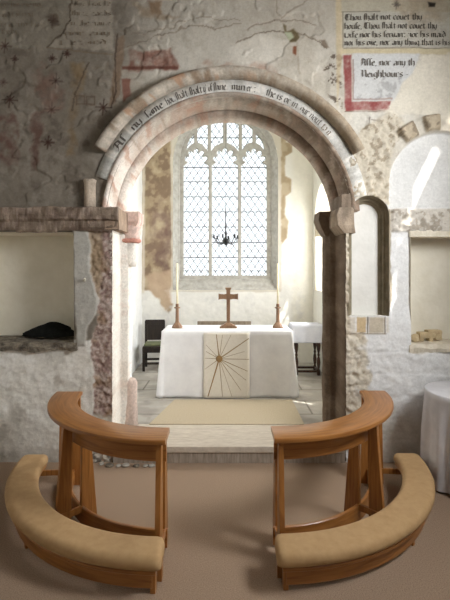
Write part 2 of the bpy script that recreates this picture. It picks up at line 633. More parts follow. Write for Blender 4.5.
def nave_paint(X, Z):
    px, py = w2p(X, Z)
    p = Paint(px, py, (190, 184, 172))
    n = fbm(px / 40, py / 40, 71, 5)
    p.mask(sstep(0.0, 0.2, n), (172, 164, 150), 0.6)
    p.mask(sstep(0.03, 0.2, -n), (204, 199, 188), 0.6)
    n3 = fbm(px / 12, py / 12, 73, 5)
    p.mask(sstep(0.04, 0.24, n3), (162, 153, 138), 0.4)
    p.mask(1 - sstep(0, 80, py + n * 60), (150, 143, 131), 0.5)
    # left part: browner plaster, with daylight fading leftwards painted into its tone
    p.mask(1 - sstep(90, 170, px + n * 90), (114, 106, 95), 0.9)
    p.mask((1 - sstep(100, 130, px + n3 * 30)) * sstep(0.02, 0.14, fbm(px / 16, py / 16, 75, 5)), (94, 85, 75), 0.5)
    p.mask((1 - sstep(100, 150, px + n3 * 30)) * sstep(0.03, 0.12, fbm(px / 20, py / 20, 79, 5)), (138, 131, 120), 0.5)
    # paint traces, red-brown
    RB = (96, 70, 62)
    p.poly([(-10, 118), (12, 112), (18, 128), (18, 165), (12, 172), (-10, 150)], RB, 0.75, 3, 6, 0.8)
    p.poly([(30, 114), (42, 112), (40, 140), (36, 172), (30, 170), (32, 140)], (94, 69, 61), 0.75, 2, 5, 0.5)
    p.poly([(35, 75), (45, 60), (55, 80), (70, 95), (60, 112), (40, 112)], (126, 96, 84), 0.55, 4, 8, 0.8)
    p.poly([(70, 62), (82, 60), (86, 76), (78, 96), (74, 130), (76, 155), (68, 155), (66, 120), (74, 92)], (128, 104, 72), 0.6, 3, 5, 0.5)
    p.poly([(128, 72), (128, 50), (150, 52), (170, 48), (178, 66), (176, 70)], (124, 86, 74), 0.85, 1.5, 3, 0.6)
    p.poly([(122, 66), (178, 66), (178, 69), (122, 69.5)], (98, 62, 52), 0.8, 0.8, 1)
    p.poly([(112, 72), (118, 40), (124, 34), (122, 60), (120, 96), (110, 108)], (126, 106, 88), 0.8, 1.5, 3)
    p.poly([(122, 80), (130, 78), (130, 96), (124, 102)], (122, 74, 62), 0.7, 1, 2)
    p.poly([(148, 0), (162, 0), (160, 12), (152, 14)], (116, 90, 66), 0.7, 2, 3)
    p.poly([(132, 2), (150, 8), (180, 18), (160, 20), (140, 14)], (134, 116, 94), 0.6, 3, 4)
    # faded text panel, upper left
    p.poly([(-20, -8), (70, -8), (72, 20), (66, 32), (60, 42), (48, 48), (30, 50), (-20, 44)], (150, 144, 130), 0.5, 2, 5)
    p.poly([(72, -8), (112, -8), (114, 52), (48, 46), (62, 36), (70, 22)], (168, 160, 146), 0.6, 1.5, 3)
    p.line([(70, 0), (70, 22), (60, 36), (46, 46)], (84, 72, 60), 1.2, 0.7, 3)
    p.line([(46, 47), (112, 55)], (122, 106, 88), 1.0, 0.7, 1)
    p.line([(88, 62), (80, 80), (74, 96), (72, 110)], (86, 74, 62), 1.2, 0.7, 3)
    p.line([(118, 34), (114, 60), (116, 90), (112, 108)], (84, 70, 60), 1.2, 0.8, 2)
    ST = (62, 42, 36)
    for (sx, sy, r, k) in [(10, 100, 8, .85), (48, 142.5, 6.5, .95), (56, 81, 7, .6), (52, 58, 4, .75), (67, 54, 4, .85),
                           (103, 107, 8, .9), (5, 46, 7, .7), (15, 59, 3.5, .8), (51, 109, 7, .5), (53, 21, 5, .9), (3, 82, 4, .5)]:
        p.star(sx, sy, r, ST, k * 0.72, 1.05)
    p.poly([(45, 17), (56, 15), (60, 24), (52, 27)], (84, 72, 62), 0.7, 1.5, 3)
    for sx in (76, 86):
        p.line([(sx, 96), (sx + 8, 96), (sx + 8, 104), (sx, 104), (sx, 96)], (98, 82, 68), 1.0, 0.7, 0.8)
    # cracks and outlines in the plaster above the arch
    G = (118, 106, 92)
    p.line([(126, 48), (140, 42), (160, 34), (190, 26), (215, 28), (240, 24)], G, 0.9, 0.6, 4)
    p.line([(130, 34), (160, 28), (200, 18), (240, 20)], G, 0.8, 0.5, 4)
    p.line([(248, 30), (256, 24), (275, 20), (300, 19), (315, 24)], G, 0.9, 0.65, 3)
    p.line([(236, 42), (250, 36), (262, 31), (285, 31), (305, 34), (320, 42), (328, 48)], (104, 92, 78), 1.0, 0.75, 3)
    p.line([(276, 0), (277, 12), (282, 18), (298, 6), (312, -2)], G, 0.8, 0.5, 2)
    p.poly([(230, 46), (246, 38), (264, 34), (286, 42), (280, 60), (256, 68), (236, 60)], (214, 208, 196), 0.5, 4, 6)
    p.poly([(320, 40), (326, 40), (330, 48), (325, 47)], (110, 96, 82), 0.8, 1, 2)
    p.poly([(284, 22), (287, 24), (288, 30), (294, 28), (300, 36), (296, 42), (290, 42), (286, 34)], (96, 84, 60), 0.9, 1, 1.5)
    p.poly([(285, 31), (292, 31), (294, 37), (289, 40)], (168, 174, 148), 0.9, 0.8, 1)
    p.poly([(293, 46), (297, 46), (296, 55), (293, 53)], (122, 74, 52), 0.9, 0.7, 1)
    p.line([(297, 42), (298, 60), (300, 74)], (150, 140, 124), 1.0, 0.5, 2)
    # red trace directly over the hood
    p.poly([(196, 64), (220, 60), (255, 61), (280, 66), (275, 74), (225, 67)], (150, 112, 94), 0.5, 3, 4, 0.8)
    # flaking dark patch beside the commandment panel
    p.poly([(326, 56), (340, 52), (342, 96), (334, 90), (328, 80)], (178, 172, 160), 0.9, 2, 4)
    mm = fbm(px / 5, py / 5, 93, 4)
    p.mask((1 - sstep(-2, 2, poly_sd(px, py, [(322, 60), (342, 48), (342, 110), (330, 100)]))) * sstep(0.05, 0.12, mm), (84, 72, 62), 0.85)
    # commandment panel
    p.poly([(336, -10), (470, -10), (470, 50), (336, 54)], (176, 169, 150), 0.8, 1.5, 1)
    p.poly([(344, 12), (470, 12), (470, 48), (344, 48)], (176, 173, 162), 0.85, 1, 0.6)
    p.poly([(395, -10), (440, -10), (452, 16), (424, 28), (402, 22), (392, 8)], (150, 134, 112), 0.6, 5, 6, 0.4)
    p.poly([(412, 22), (450, 28), (446, 44), (424, 36)], (146, 138, 126), 0.5, 4, 6, 0.6)
    p.poly([(336, -10), (341.5, -10), (342.5, 54), (337, 112)], (186, 168, 136), 0.7, 1, 0.8)
    p.poly([(342, 48.5), (470, 49), (470, 54.5), (342, 53.5)], (192, 178, 144), 0.7, 0.8, 1)
    p.line([(342, 12), (380, 12)], (110, 102, 92), 0.7, 0.7, 0.4)
    p.line([(343, 12), (343.5, 48), (470, 48)], (112, 104, 92), 0.7, 0.7, 0.4)
    # second panel with red frame
    p.poly([(353, 54), (420, 54), (414, 72), (402, 84), (394, 101), (353, 101)], (192, 192, 190), 0.95, 1, 1.2)
    n4 = fbm(px / 6, py / 6, 97, 4)
    p.mask((1 - sstep(-2, 2, poly_sd(px, py, [(354, 74), (404, 76), (392, 100), (354, 100)]))) * sstep(0.06, 0.14, n4), (150, 148, 146), 0.6)
    RED = (134, 72, 70)
    p.poly([(343.5, 55), (351.5, 55), (351.5, 110), (345, 111)], RED, 0.95, 0.8, 1.0, 0.35, 4.0)
    p.poly([(345, 101.5), (391, 101.5), (389, 110), (345, 111)], RED, 0.95, 0.8, 1.2, 0.35, 4.0)
    p.line([(353.5, 60), (353.5, 99), (392, 99)], (120, 84, 74), 0.8, 0.6, 0.5)
    p.line([(345, 111.5), (388, 111)], (92, 74, 62), 0.8, 0.6, 0.5)
    # blank repair plaster
    p.poly([(422, 54), (470, 54), (470, 132), (440, 118), (412, 112), (394, 116), (378, 124), (384, 112), (394, 101), (402, 84), (414, 72)],
           (206, 199, 184), 0.95, 1.5, 3)
    p.poly([(352, 112), (386, 112), (378, 124), (364, 134), (350, 132)], (196, 192, 182), 0.9, 2, 3)
    p.line([(370, 117), (369, 124), (376, 126), (378, 120), (371, 120)], (112, 104, 98), 0.8, 0.8, 0.4)
    p.poly([(428, 2), (436, 3), (435, 7), (429, 7)], (36, 32, 28), 0.95, 1, 0.6)
    p.star(396, 5, 4, (96, 88, 80), 0.7, 1.0)
    # rough stone around the right arch
    p.poly(ROUGH_R, (186, 177, 160), 0.95, 2, 4)
    nr = fbm(px / 4.5, py / 4.5, 99, 4)
    p.mask((1 - sstep(-2, 2, poly_sd(px, py, ROUGH_R))) * sstep(0.06, 0.14, nr), (140, 128, 110), 0.8)
    ang = np.degrees(np.arctan2(186 - py, px - 441))
    rr = np.hypot((px - 441) / 51.5, (py - 186) / 54.0) * 53
    for (a, w) in ((121, 8.5), (98.5, 8.5)):
        g = (1 - sstep(0.8, 1.0, np.abs((ang - a) / w))) * (1 - sstep(0.85, 1.0, np.abs((rr - 62.5) / 8.5)))
        p.mask(g, (168, 154, 132), 0.9)
        p.mask(g * sstep(0.03, 0.12, nr), (120, 108, 92), 0.7)
    # everything below the string course: limewash
    p.poly([(346, 196), (352, 190), (392, 210), (392, 500), (344, 500)], (226, 226, 225), 0.95, 1.5, 3)
    p.poly([(376, 205), (480, 205), (480, 500), (350, 500), (350, 330)], (226, 226, 225), 1.0, 1.5, 1)
    im = 1 - sstep(-0.8, 0.8, inf_sd(px, py))
    p.mask(im, (212, 211, 208))
    # stone over / beside the tall blind niche
    p.poly([(340, 186), (350, 180), (390, 180), (390, 210), (372, 196), (352, 200), (340, 204)], (196, 186, 168), 0.9, 1.5, 3)
    p.mask((1 - sstep(-2, 2, poly_sd(px, py, [(340, 186), (390, 180), (390, 206), (350, 200)]))) * sstep(0.06, 0.14, nr), (158, 144, 122), 0.7)
    # right arris and rough stone below
    p.poly([(340, 190), (351, 194), (350, 315), (352, 335), (343, 335)], (196, 184, 164), 0.95, 1, 3)
    p.poly([(340, 333), (364, 333), (370, 380), (366, 425), (340, 425)], (206, 197, 180), 0.95, 2, 5)
    p.mask((1 - sstep(-2, 2, poly_sd(px, py, [(340, 333), (364, 333), (368, 425), (340, 425)]))) * sstep(0.05, 0.13, nr), (166, 152, 132), 0.6)
    for (x0, x1, c) in ((350, 355, (212, 204, 190)), (356.5, 366, (196, 172, 134)), (369, 384, (190, 178, 158)), (386, 389, (214, 208, 198))):
        p.poly([(x0, 317.5), (x1, 317.5), (x1, 332.5), (x0, 332.5)], c, 0.95, 0.7, 0.8)
    p.line([(367.5, 317), (367.5, 333)], (92, 80, 64), 1.1, 0.85, 0.5)
    p.line([(385, 317), (385, 333)], (92, 80, 64), 0.9, 0.85, 0.4)
    p.line([(345, 334), (386, 333.5)], (132, 118, 98), 0.8, 0.7, 1)
    # brown strip and lintel stone right
    p.poly([(387, 209), (392, 209), (392.5, 300), (390, 312), (387.5, 296)], (150, 138, 118), 0.9, 1, 2)
    LT = [(392, 208.5), (470, 208.5), (470, 231.5), (392, 231.5)]
    p.poly(LT, (198, 191, 180), 0.95, 0.8, 1)
    p.mask((1 - sstep(-0.5, 0.5, poly_sd(px, py, LT))) * sstep(0.03, 0.1, nr), (150, 140, 126), 0.7)
    p.poly([(411, 348), (470, 346), (470, 353), (411, 353)], (196, 188, 172), 0.7, 1, 2)
    # lower right joints
    p.mask(sstep(340, 350, py) * sstep(352, 358, px) * sstep(0.05, 0.2, fbm(px / 22, py / 10, 103, 4)), (214, 213, 212), 0.6)
    p.mask(sstep(392, 425, py + n * 40) * sstep(355, 362, px), (190, 180, 162), 0.45)
    # left, below the string course
    p.poly([(-60, 340), (98, 340), (98, 475), (-60, 475)], (224, 221, 213), 1.0, 1, 2)
    p.mask(sstep(345, 352, py) * (1 - sstep(90, 98, px)) * sstep(0.02, 0.16, fbm(px / 14, py / 18, 105, 5)), (192, 188, 179), 0.7)
    p.mask(sstep(345, 352, py) * (1 - sstep(90, 98, px)) * sstep(0.05, 0.16, fbm(px / 7, py / 9, 107, 5)), (234, 232, 226), 0.6)
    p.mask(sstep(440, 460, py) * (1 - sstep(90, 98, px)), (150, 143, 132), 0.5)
    p.poly(PIER, (162, 142, 132), 1.0, 1, 4)
    npi = fbm(px / 3.0, py / 3.0, 111, 4)
    pmk = 1 - sstep(-1, 1, poly_sd(px + 5 * p.w1 * 2, py + 5 * p.w2 * 2, PIER))
    p.mask(pmk * sstep(0.03, 0.13, npi), (194, 180, 170), 0.6)
    p.mask(pmk * sstep(0.03, 0.13, -npi), (128, 102, 96), 0.65)
    p.mask(pmk * sstep(0.05, 0.2, fbm(px / 20, py / 20, 113, 3)), (134, 108, 80), 0.6)
    p.poly([(84, 229), (100, 232), (102, 258), (100, 300), (90, 268)], (150, 132, 108), 0.8, 1.5, 4)
    p.poly(STRIP, (176, 173, 165), 1.0, 0.8, 2)
    # jamb foot and crumbling base
    p.poly([(92, 415), (118, 415), (160, 450), (160, 466), (84, 466), (90, 440)], (198, 192, 180), 0.9, 2, 5)
    p.mask(sstep(448, 455, py) * sstep(85, 92, px) * (1 - sstep(160, 166, px)) * sstep(0.02, 0.1, npi), (92, 86, 78), 0.8)
    p.mottle(6, 4.0, 115)
    p.mottle(7, 22.0, 117)
    return p.c


us = np.concatenate([np.arange(-3.3, 2.79, 0.0105), [2.8]])
vs = np.concatenate([np.arange(0, 4.86, 0.0105), [5.0, 5.2]])
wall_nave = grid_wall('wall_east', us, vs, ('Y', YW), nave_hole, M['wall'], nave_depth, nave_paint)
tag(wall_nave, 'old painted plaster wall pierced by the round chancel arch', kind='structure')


def wall_y(X, Z):
    return YW + nave_depth(np.asarray(X, float), np.asarray(Z, float))


# ------------------------------------------------------------------ blackletter lettering
GL = {
    'a': (.62, [[(.05, .8), (.28, 1), (.5, .85), (.5, .15), (.62, .05)], [(.5, .55), (.1, .45), (0, .2), (.18, .02), (.5, .2)]]),
    'b': (.6, [[(0, 1.6), (0, .15), (.25, 0), (.5, .2), (.5, .8), (.3, 1), (0, .8)]]),
    'c': (.5, [[(.45, .85), (.25, 1), (0, .8), (0, .2), (.2, 0), (.45, .12)]]),
    'd': (.6, [[(.1, 1.5), (.5, .9), (.5, .2), (.25, 0), (0, .2), (0, .8), (.25, 1), (.5, .8)]]),
    'e': (.5, [[(0, .5), (.42, .65), (.28, 1), (0, .8), (0, .2), (.2, 0), (.45, .12)]]),
    'f': (.45, [[(.42, 1.5), (.2, 1.6), (.1, 1.4), (.1, 0)], [(-.08, .95), (.36, .95)]]),
    's_': (.35, [[(.42, 1.5), (.2, 1.6), (.1, 1.4), (.1, 0)]]),
    'g': (.6, [[(.5, .9), (.2, 1), (0, .8), (0, .3), (.2, .1), (.5, .25)], [(.5, 1), (.5, -.3), (.25, -.5), (0, -.35)]]),
    'h': (.6, [[(0, 1.6), (0, .05)], [(0, .8), (.3, 1), (.5, .8), (.5, .1), (.35, -.2)]]),
    'i': (.25, [[(-.08, .9), (0, .85), (0, .15), (.12, .04)], [(0, 1.25), (.05, 1.3)]]),
    'l': (.28, [[(0, 1.6), (0, .15), (.15, .02)]]),
    'm': (.98, [[(-.08, .92), (0, .85), (0, .05)], [(0, .8), (.25, 1), (.38, .85), (.38, .05)], [(.38, .8), (.62, 1), (.76, .85), (.76, .15), (.88, .04)]]),
    'n': (.62, [[(-.08, .92), (0, .85), (0, .05)], [(0, .8), (.3, 1), (.46, .85), (.46, .15), (.58, .04)]]),
    'o': (.6, [[(.25, 1), (0, .8), (0, .2), (.25, 0), (.5, .2), (.5, .8), (.25, 1)]]),
    'p': (.6, [[(0, 1), (0, -.5)], [(0, .8), (.3, 1), (.5, .8), (.5, .2), (.25, 0), (0, .15)]]),
    'r': (.45, [[(-.08, .92), (0, .85), (0, .12), (.12, .03)], [(0, .8), (.22, 1), (.38, .88)]]),
    's': (.52, [[(.45, .88), (.25, 1), (0, .8), (.1, .6), (.4, .42), (.45, .2), (.25, 0), (0, .12)]]),
    't': (.45, [[(.15, 1.25), (.15, .15), (.3, 0), (.42, .1)], [(-.05, .95), (.38, .95)]]),
    'u': (.62, [[(-.08, .92), (0, .85), (0, .2), (.22, 0), (.46, .2)], [(.46, 1), (.46, .15), (.58, .04)]]),
    'v': (.6, [[(-.05, 1), (0, .8), (0, .2), (.25, 0), (.5, .3), (.5, .8), (.35, 1)]]),
    'w': (.95, [[(-.05, 1.1), (0, .8), (0, .2), (.2, 0), (.42, .2)], [(.42, 1), (.42, .2), (.6, 0), (.85, .3), (.85, .8), (.7, 1)]]),
    'x': (.5, [[(0, 1), (.42, 0)], [(.42, .95), (0, .05)], [(.05, .5), (.4, .5)]]),
    'y': (.6, [[(-.05, 1), (0, .8), (0, .25), (.2, .05), (.5, .25)], [(.5, 1), (.5, .1), (.2, -.5)]]),
    'T': (.85, [[(.7, 1.45), (.35, 1.6), (0, 1.4), (-.05, .5), (.15, .05), (.45, 0), (.7, .25)], [(.32, 1.5), (.32, .2)], [(-.05, 1.5), (.3, 1.38), (.75, 1.6)]]),
    'A': (.9, [[(0, 1.2), (.2, 1.6), (.5, 1.45), (.7, 1.3), (.7, .15), (.85, .04)], [(.3, 1.5), (.22, .4), (-.05, 0)], [(.1, .75), (.7, .75)]]),
    'N': (.95, [[(0, 1.4), (.15, 1.6), (.25, 1.4), (.25, .1), (.05, 0)], [(.25, 1.35), (.6, 1.6), (.78, 1.4), (.78, .15), (.92, .04)], [(.05, .8), (.3, .9)]]),
    '.': (.3, [[(0, .45), (.1, .55)]]),
    ',': (.28, [[(.05, .1), (0, -.2)]]),
    "'": (.2, [[(.05, 1.5), (0, 1.25)]]),
    '-': (.4, [[(0, .5), (.3, .55)]]),
}


def text_quads(words, nib=0.2, drop=0.0, rnd=None):
    """returns list of quads in letter units, and total width"""
    x = 0.0
    quads = []
    nx, ny = 0.5 * nib * math.cos(math.radians(38)), 0.5 * nib * math.sin(math.radians(38))
    i = 0
    while i < len(words):
        ch = words[i]
        if ch == ' ':
            x += 0.42
            i += 1
            continue
        key = 's_' if ch == '\u017f' else ch
        adv, strokes = GL[key]
        for st in strokes:
            for (a, b) in zip(st[:-1], st[1:]):
                if drop and rnd.random() < drop:
                    continue
                k = max(1, int(math.hypot(b[0] - a[0], b[1] - a[1]) / 0.5))
                for q in range(k):
                    p0 = (a[0] + (b[0] - a[0]) * q / k + x, a[1] + (b[1] - a[1]) * q / k)
                    p1 = (a[0] + (b[0] - a[0]) * (q + 1) / k + x, a[1] + (b[1] - a[1]) * (q + 1) / k)
                    quads.append([(p0[0] - nx, p0[1] - ny), (p1[0] - nx, p1[1] - ny), (p1[0] + nx, p1[1] + ny), (p0[0] + nx, p0[1] + ny)])
        x += adv + 0.14
        i += 1
    return quads, x


def wall_text(name, words, px0, px1, py_base, xh, mat, drop=0.0, nib=0.22, seed=1, slope=0.0, squeeze=None):
    rnd = random.Random(seed)
    quads, w = text_quads(words, nib, drop, rnd)
    sx = (px1 - px0) / w
    verts, faces = [], []
    for q in quads:
        b = len(verts)
        for (u, v) in q:
            px = px0 + u * sx
            py = py_base - v * xh + slope * (px - px0)
            verts.append(((px - 225) * YW / F, CZ - (py - HY) * YW / F))
        faces.append((b, b + 1, b + 2, b + 3))
    va = np.array(verts)
    y = wall_y(va[:, 0], va[:, 1]) - 0.008
    co = np.stack([va[:, 0], y, va[:, 1]], -1)
    o = add_obj(name, mesh_from(name, co, faces), mat, wall_nave)
    return o


LS = '\u017f'
TX = [('Thou ' + LS + 'halt not couet thy', 346, 422, 20.6, .0), ('hou' + LS + 'e, Thou ' + LS + 'halt not couet thy', 345, 437, 29.4, .0),
      ('wife nor his ' + LS + 'eruant nor his maid', 345, 446, 38.0, .04), ('nor his oxe, nor any thing that is his', 345, 451, 45.8, .04)]
for k, (t, a, b, yb, dr) in enumerate(TX):
    tag(wall_text('painted_text', t, a, b, yb, 4.0, M['ink'], dr * .4, 0.23, 10 + k, -0.004), 'black blackletter line painted on the wall panel')
tag(wall_text('painted_text', 'A' + LS + LS + 'e, nor any th', 361, 415, 66.0, 4.4, M['soft_ink'], .0, .25, 21), 'grey blackletter words on the white panel')
tag(wall_text('painted_text', 'Neighbours -', 361, 409, 77.5, 4.4, M['soft_ink'], .0, .25, 22), 'grey blackletter word on the white panel')
for k, (t, a, b, yb) in enumerate([('nor his oxe nor', 0, 44, 7), ('and the nou ', 0, 36, 17), ('his man nor his', 0, 40, 27), ('the ox', 2, 18, 34)]):
    wall_text('painted_text', t, a, b, yb, 3.4, M['faint_ink'], .25, .22, 30 + k)
for k, (t, a, b, yb) in enumerate([('the hou' + LS + 'e', 74, 112, 6), ('thine hands', 72, 112, 16), ('in the name', 70, 112, 26), ('nor any', 66, 112, 36), ('the wind', 60, 108, 45)]):
    wall_text('painted_text', t, a, b, yb, 3.4, M['faint_ink'], .25, .22, 40 + k)


def arch_text(words, a0, a1, r0, xh, mat, drop, seed):
    rnd = random.Random(seed)
    quads, w = text_quads(words, 0.26, drop, rnd)
    verts, faces = [], []
    for q in quads:
        b = len(verts)
        for (u, v) in q:
            a = math.radians(a0 + (a1 - a0) * u / w)
            r = r0 + v * xh
            verts.append((XC + r * math.cos(a), ZC + r * math.sin(a)))
        faces.append((b, b + 1, b + 2, b + 3))
    va = np.array(verts)
    y = wall_y(va[:, 0], va[:, 1]) - 0.0045
    co = np.stack([va[:, 0], np.minimum(y, YW - 0.012), va[:, 1]], -1)
    return add_obj('painted_arch_text', mesh_from('painted_arch_text', co, faces), mat, wall_nave)


# ------------------------------------------------------------------ chancel arch masonry (parts of the wall)
def stone_col(me, base_fn):
    co = np.zeros(len(me.vertices) * 3, dtype=np.float32)
    me.vertices.foreach_get('co', co)
    co = co.reshape(-1, 3).astype(float)
    px = 225 + co[:, 0] * F / co[:, 1]
    py = HY - (co[:, 2] - CZ) * F / co[:, 1]
    set_col(me, base_fn(px, py, co))


def arch_paint(px, py, co):
    a = np.degrees(np.arctan2(co[:, 2] - ZC, co[:, 0] - XC))
    r = np.hypot(co[:, 2] - ZC, co[:, 0] - XC)
    p = Paint(px, py, (152, 142, 130))
    # limewashed and pink on the left, bare brown stone towards the right
    p.mask(sstep(105, 165, a), (216, 207, 198))
    p.mask(1 - sstep(35, 95, a), (122, 106, 90), 0.9)
    s = a * 2.2
    n = fbm(co[:, 0] * 9, co[:, 2] * 9 + co[:, 1] * 5, 131, 5)
    p.mask(sstep(0.0, 0.2, n), (170, 146, 130), 0.55)
    n2 = fbm(co[:, 0] * 12, co[:, 2] * 12 + co[:, 1] * 6, 133, 5)
    p.mask(sstep(0.05, 0.16, n2) * sstep(40, 80, a), (158, 112, 90), 0.45)
    p.mask(sstep(0.05, 0.2, -n2), (196, 184, 170), 0.45)
    p.mottle(9, 4, 135)
    j = np.abs(((a + 4) % 17.0) - 8.5)
    p.mask(1 - sstep(0.10, 0.3, j), (140, 122, 106), 0.45)
    return p.c


def hood_paint(px, py, co):
    a = np.degrees(np.arctan2(co[:, 2] - ZC, co[:, 0] - XC))
    r = np.hypot(co[:, 2] - ZC, co[:, 0] - XC)
    p = Paint(px, py, (172, 163, 150))
    s = a * 2.6
    n = fbm(co[:, 0] * 11, co[:, 2] * 11, 141, 5)
    p.mask(sstep(0.02, 0.16, n), (140, 120, 100), 0.8)
    p.mask(sstep(0.04, 0.14, -n), (204, 193, 178), 0.7)
    n2 = fbm(co[:, 0] * 10, co[:, 2] * 10, 143, 5)
    p.mask(sstep(0.10, 0.2, n2) * sstep(60, 100, a), (178, 132, 100), 0.6)
    p.mask(1 - sstep(30, 100, a), (150, 135, 114), 0.75)
    p.mottle(9, 5, 145)
    return p.c


def arch_ring(name, prof, a0, a1, n, painter, rn=0.006, seed=0, label=None):
    v, f, uv = arc_sweep(prof, math.radians(a0), math.radians(a1), n, (XC, ZC), True, 1, 0, rn, seed)
    me = fix_normals(mesh_from(name, v, f))
    stone_col(me, painter)
    o = add_obj(name, me, M['stone'], wall_nave, True)
    if label:
        o['label'] = label
    return o


hood_prof = [(1.435, YW + .03), (1.435, YW - .02), (1.442, YW - .07), (1.465, YW - .11), (1.50, YW - .125), (1.535, YW - .11), (1.555, YW - .065), (1.56, YW - .01), (1.56, YW + .03)]
arch_ring('hood_mould', hood_prof, 27.5, 151.5, 150, hood_paint, 0.008, 3, 'weathered projecting stone hood over the arch')


def band_paint(px, py, co):
    a = np.degrees(np.arctan2(co[:, 2] - ZC, co[:, 0] - XC))
    p = Paint(px, py, (198, 196, 190))
    s = a * 2.4
    n = fbm(s / 6, py / 8, 151, 5)
    p.mask(sstep(0.0, 0.16, n), (168, 164, 156), 0.7)
    p.mask(sstep(100, 130, a), (166, 166, 160), 0.5)
    p.mask(sstep(0.06, 0.16, -n), (222, 216, 206), 0.7)
    p.mottle(7, 5, 153)
    return p.c


band_prof = [(1.285, YW + .05), (1.285, YW - .008), (1.36, YW - .010), (1.44, YW - .010), (1.44, YW + .05)]
arch_ring('text_band', band_prof, 10, 162, 170, band_paint, 0.0, 5, 'whitewashed band round the arch carrying black lettering')
for (t, a0, a1, m, dr) in [('A' + LS, 148, 141, 'ink', 0), ('ny', 136.5, 131, 'ink', 0), ('' + LS + 'ame', 128.5, 119.5, 'ink', .05), ('hou ' + LS + 'halt', 118, 108, 'soft_ink', .05),
                           (LS + 'halt', 107, 101.5, 'ink', .05), ("y' of", 101, 97, 'ink', .1), (LS + 'hine', 96.5, 91, 'soft_ink', .05), ('min', 88.5, 82.5, 'ink', 0), ("er t", 82, 78, 'soft_ink', .1),
                           ('the is', 73.5, 66, 'ink', .05), ('or in', 65, 58.5, 'soft_ink', .1), ('our nout', 57, 46, 'soft_ink', .15), ('to n', 45, 40, 'faint_ink', .2)]:
    o = arch_text(t, a0, a1, 1.332, 0.05, M[m], dr, int(a0))
    me = o.data
    co = np.zeros(len(me.vertices) * 3, dtype=np.float32)
    me.vertices.foreach_get('co', co)
    co = co.reshape(-1, 3)
    co[:, 1] = YW - 0.0135
    me.vertices.foreach_set('co', co.ravel())

o1 = [(1.31, YW + .03), (1.31, YW - .016), (1.297, YW - .028), (1.277, YW - .024), (R1, YW - .004), (R1 + .008, YW + .05), (R1 + .004, YW + .06), (R1 - .004, YW + .10), (R1, YW + .16), (R1, 4.79), (R1 + .012, 4.812), (R1 + .1, 4.815), (R1 + .1, YW + .03)]
arch_ring('outer_order', o1, 4, 176, 170, arch_paint, 0.006, 7, 'outer stone ring of the round arch')
o2 = [(1.34, 4.83), (1.27, 4.812), (R2 + .045, 4.812), (R2 + .012, 4.835), (R2, 4.865), (R2, 5.04), (R2 + .02, 5.058), (1.34, 5.058)]
arch_ring('inner_order', o2, 2, 178, 170, arch_paint, 0.006, 9, 'inner stone ring of the round arch')


def jamb(side):
    """plan outline swept upward, rough edged"""
    plan = [(1.232, YW + .02), (JW + .006, YW + .02), (JW, YW + .035), (JW, 4.62), (JW, 4.79), (JW - .02, 4.812), (1.135, 4.815)]
    if side > 0:
        for k in range(9):
            a = math.radians(-80 + 160 * k / 8)
            plan.append((1.145 - .068 * math.cos(a), 4.93 + .10 * math.sin(a)))
    else:
        plan += [(1.125, 4.84), (1.12, 4.95), (1.125, 5.03)]
    plan += [(1.14, 5.056), (1.232, 5.056)]
    zs = np.linspace(0.0, 2.64, 90)
    verts, faces = [], []
    m = len(plan)
    for z in zs:
        for i, (u, y) in enumerate(plan):
            n = float(fbm(z * 7, i * 1.7, 61 if side > 0 else 67, 4)) * 0.022
            if u > 1.22:
                n = 0
            verts.append((XC + side * (u + n), y + n * 0.5, z))
    for j in range(len(zs) - 1):
        for i in range(m):
            k = (i + 1) % m
            faces.append((j * m + i, j * m + k, (j + 1) * m + k, (j + 1) * m + i))
    faces.append(tuple(range(m)))
    faces.append(tuple((len(zs) - 1) * m + i for i in range(m)))
    me = fix_normals(mesh_from('jamb', verts, faces))

    def painter(px, py, co):
        p = Paint(px, py, (228, 222, 212) if side < 0 else (116, 101, 86))
        n = fbm(co[:, 1] * 9, co[:, 2] * 6, 163, 5)
        if side < 0:
            p.mask(sstep(0.04, 0.2, n), (212, 200, 186), 0.6)
            p.mask((1 - sstep(2.0, 2.2, co[:, 2] + n)) * sstep(4.9, 4.94, co[:, 1]), (232, 234, 236), 0.9)
            p.mask(sstep(0.1, 0.2, fbm(co[:, 1] * 20, co[:, 2] * 14, 165, 4)), (216, 194, 180), 0.4)
        else:
            p.mask(sstep(0.04, 0.2, n), (94, 80, 67), 0.7)
            p.mask(sstep(0.04, 0.2, -n), (140, 124, 108), 0.6)
            j = np.abs(((co[:, 2] + .1) % 0.42) - 0.21)
            p.mask(1 - sstep(0.002, 0.006, j), (100, 86, 72), 0.6)
        p.mottle(8, 5, 167)
        return p.c
    stone_col(me, painter)
    add_obj('jamb', me, M['stone'], wall_nave, True)['label'] = 'limewashed stone jamb of the arch' if side < 0 else 'bare brown stone jamb of the arch'


jamb(-1)
jamb(1)


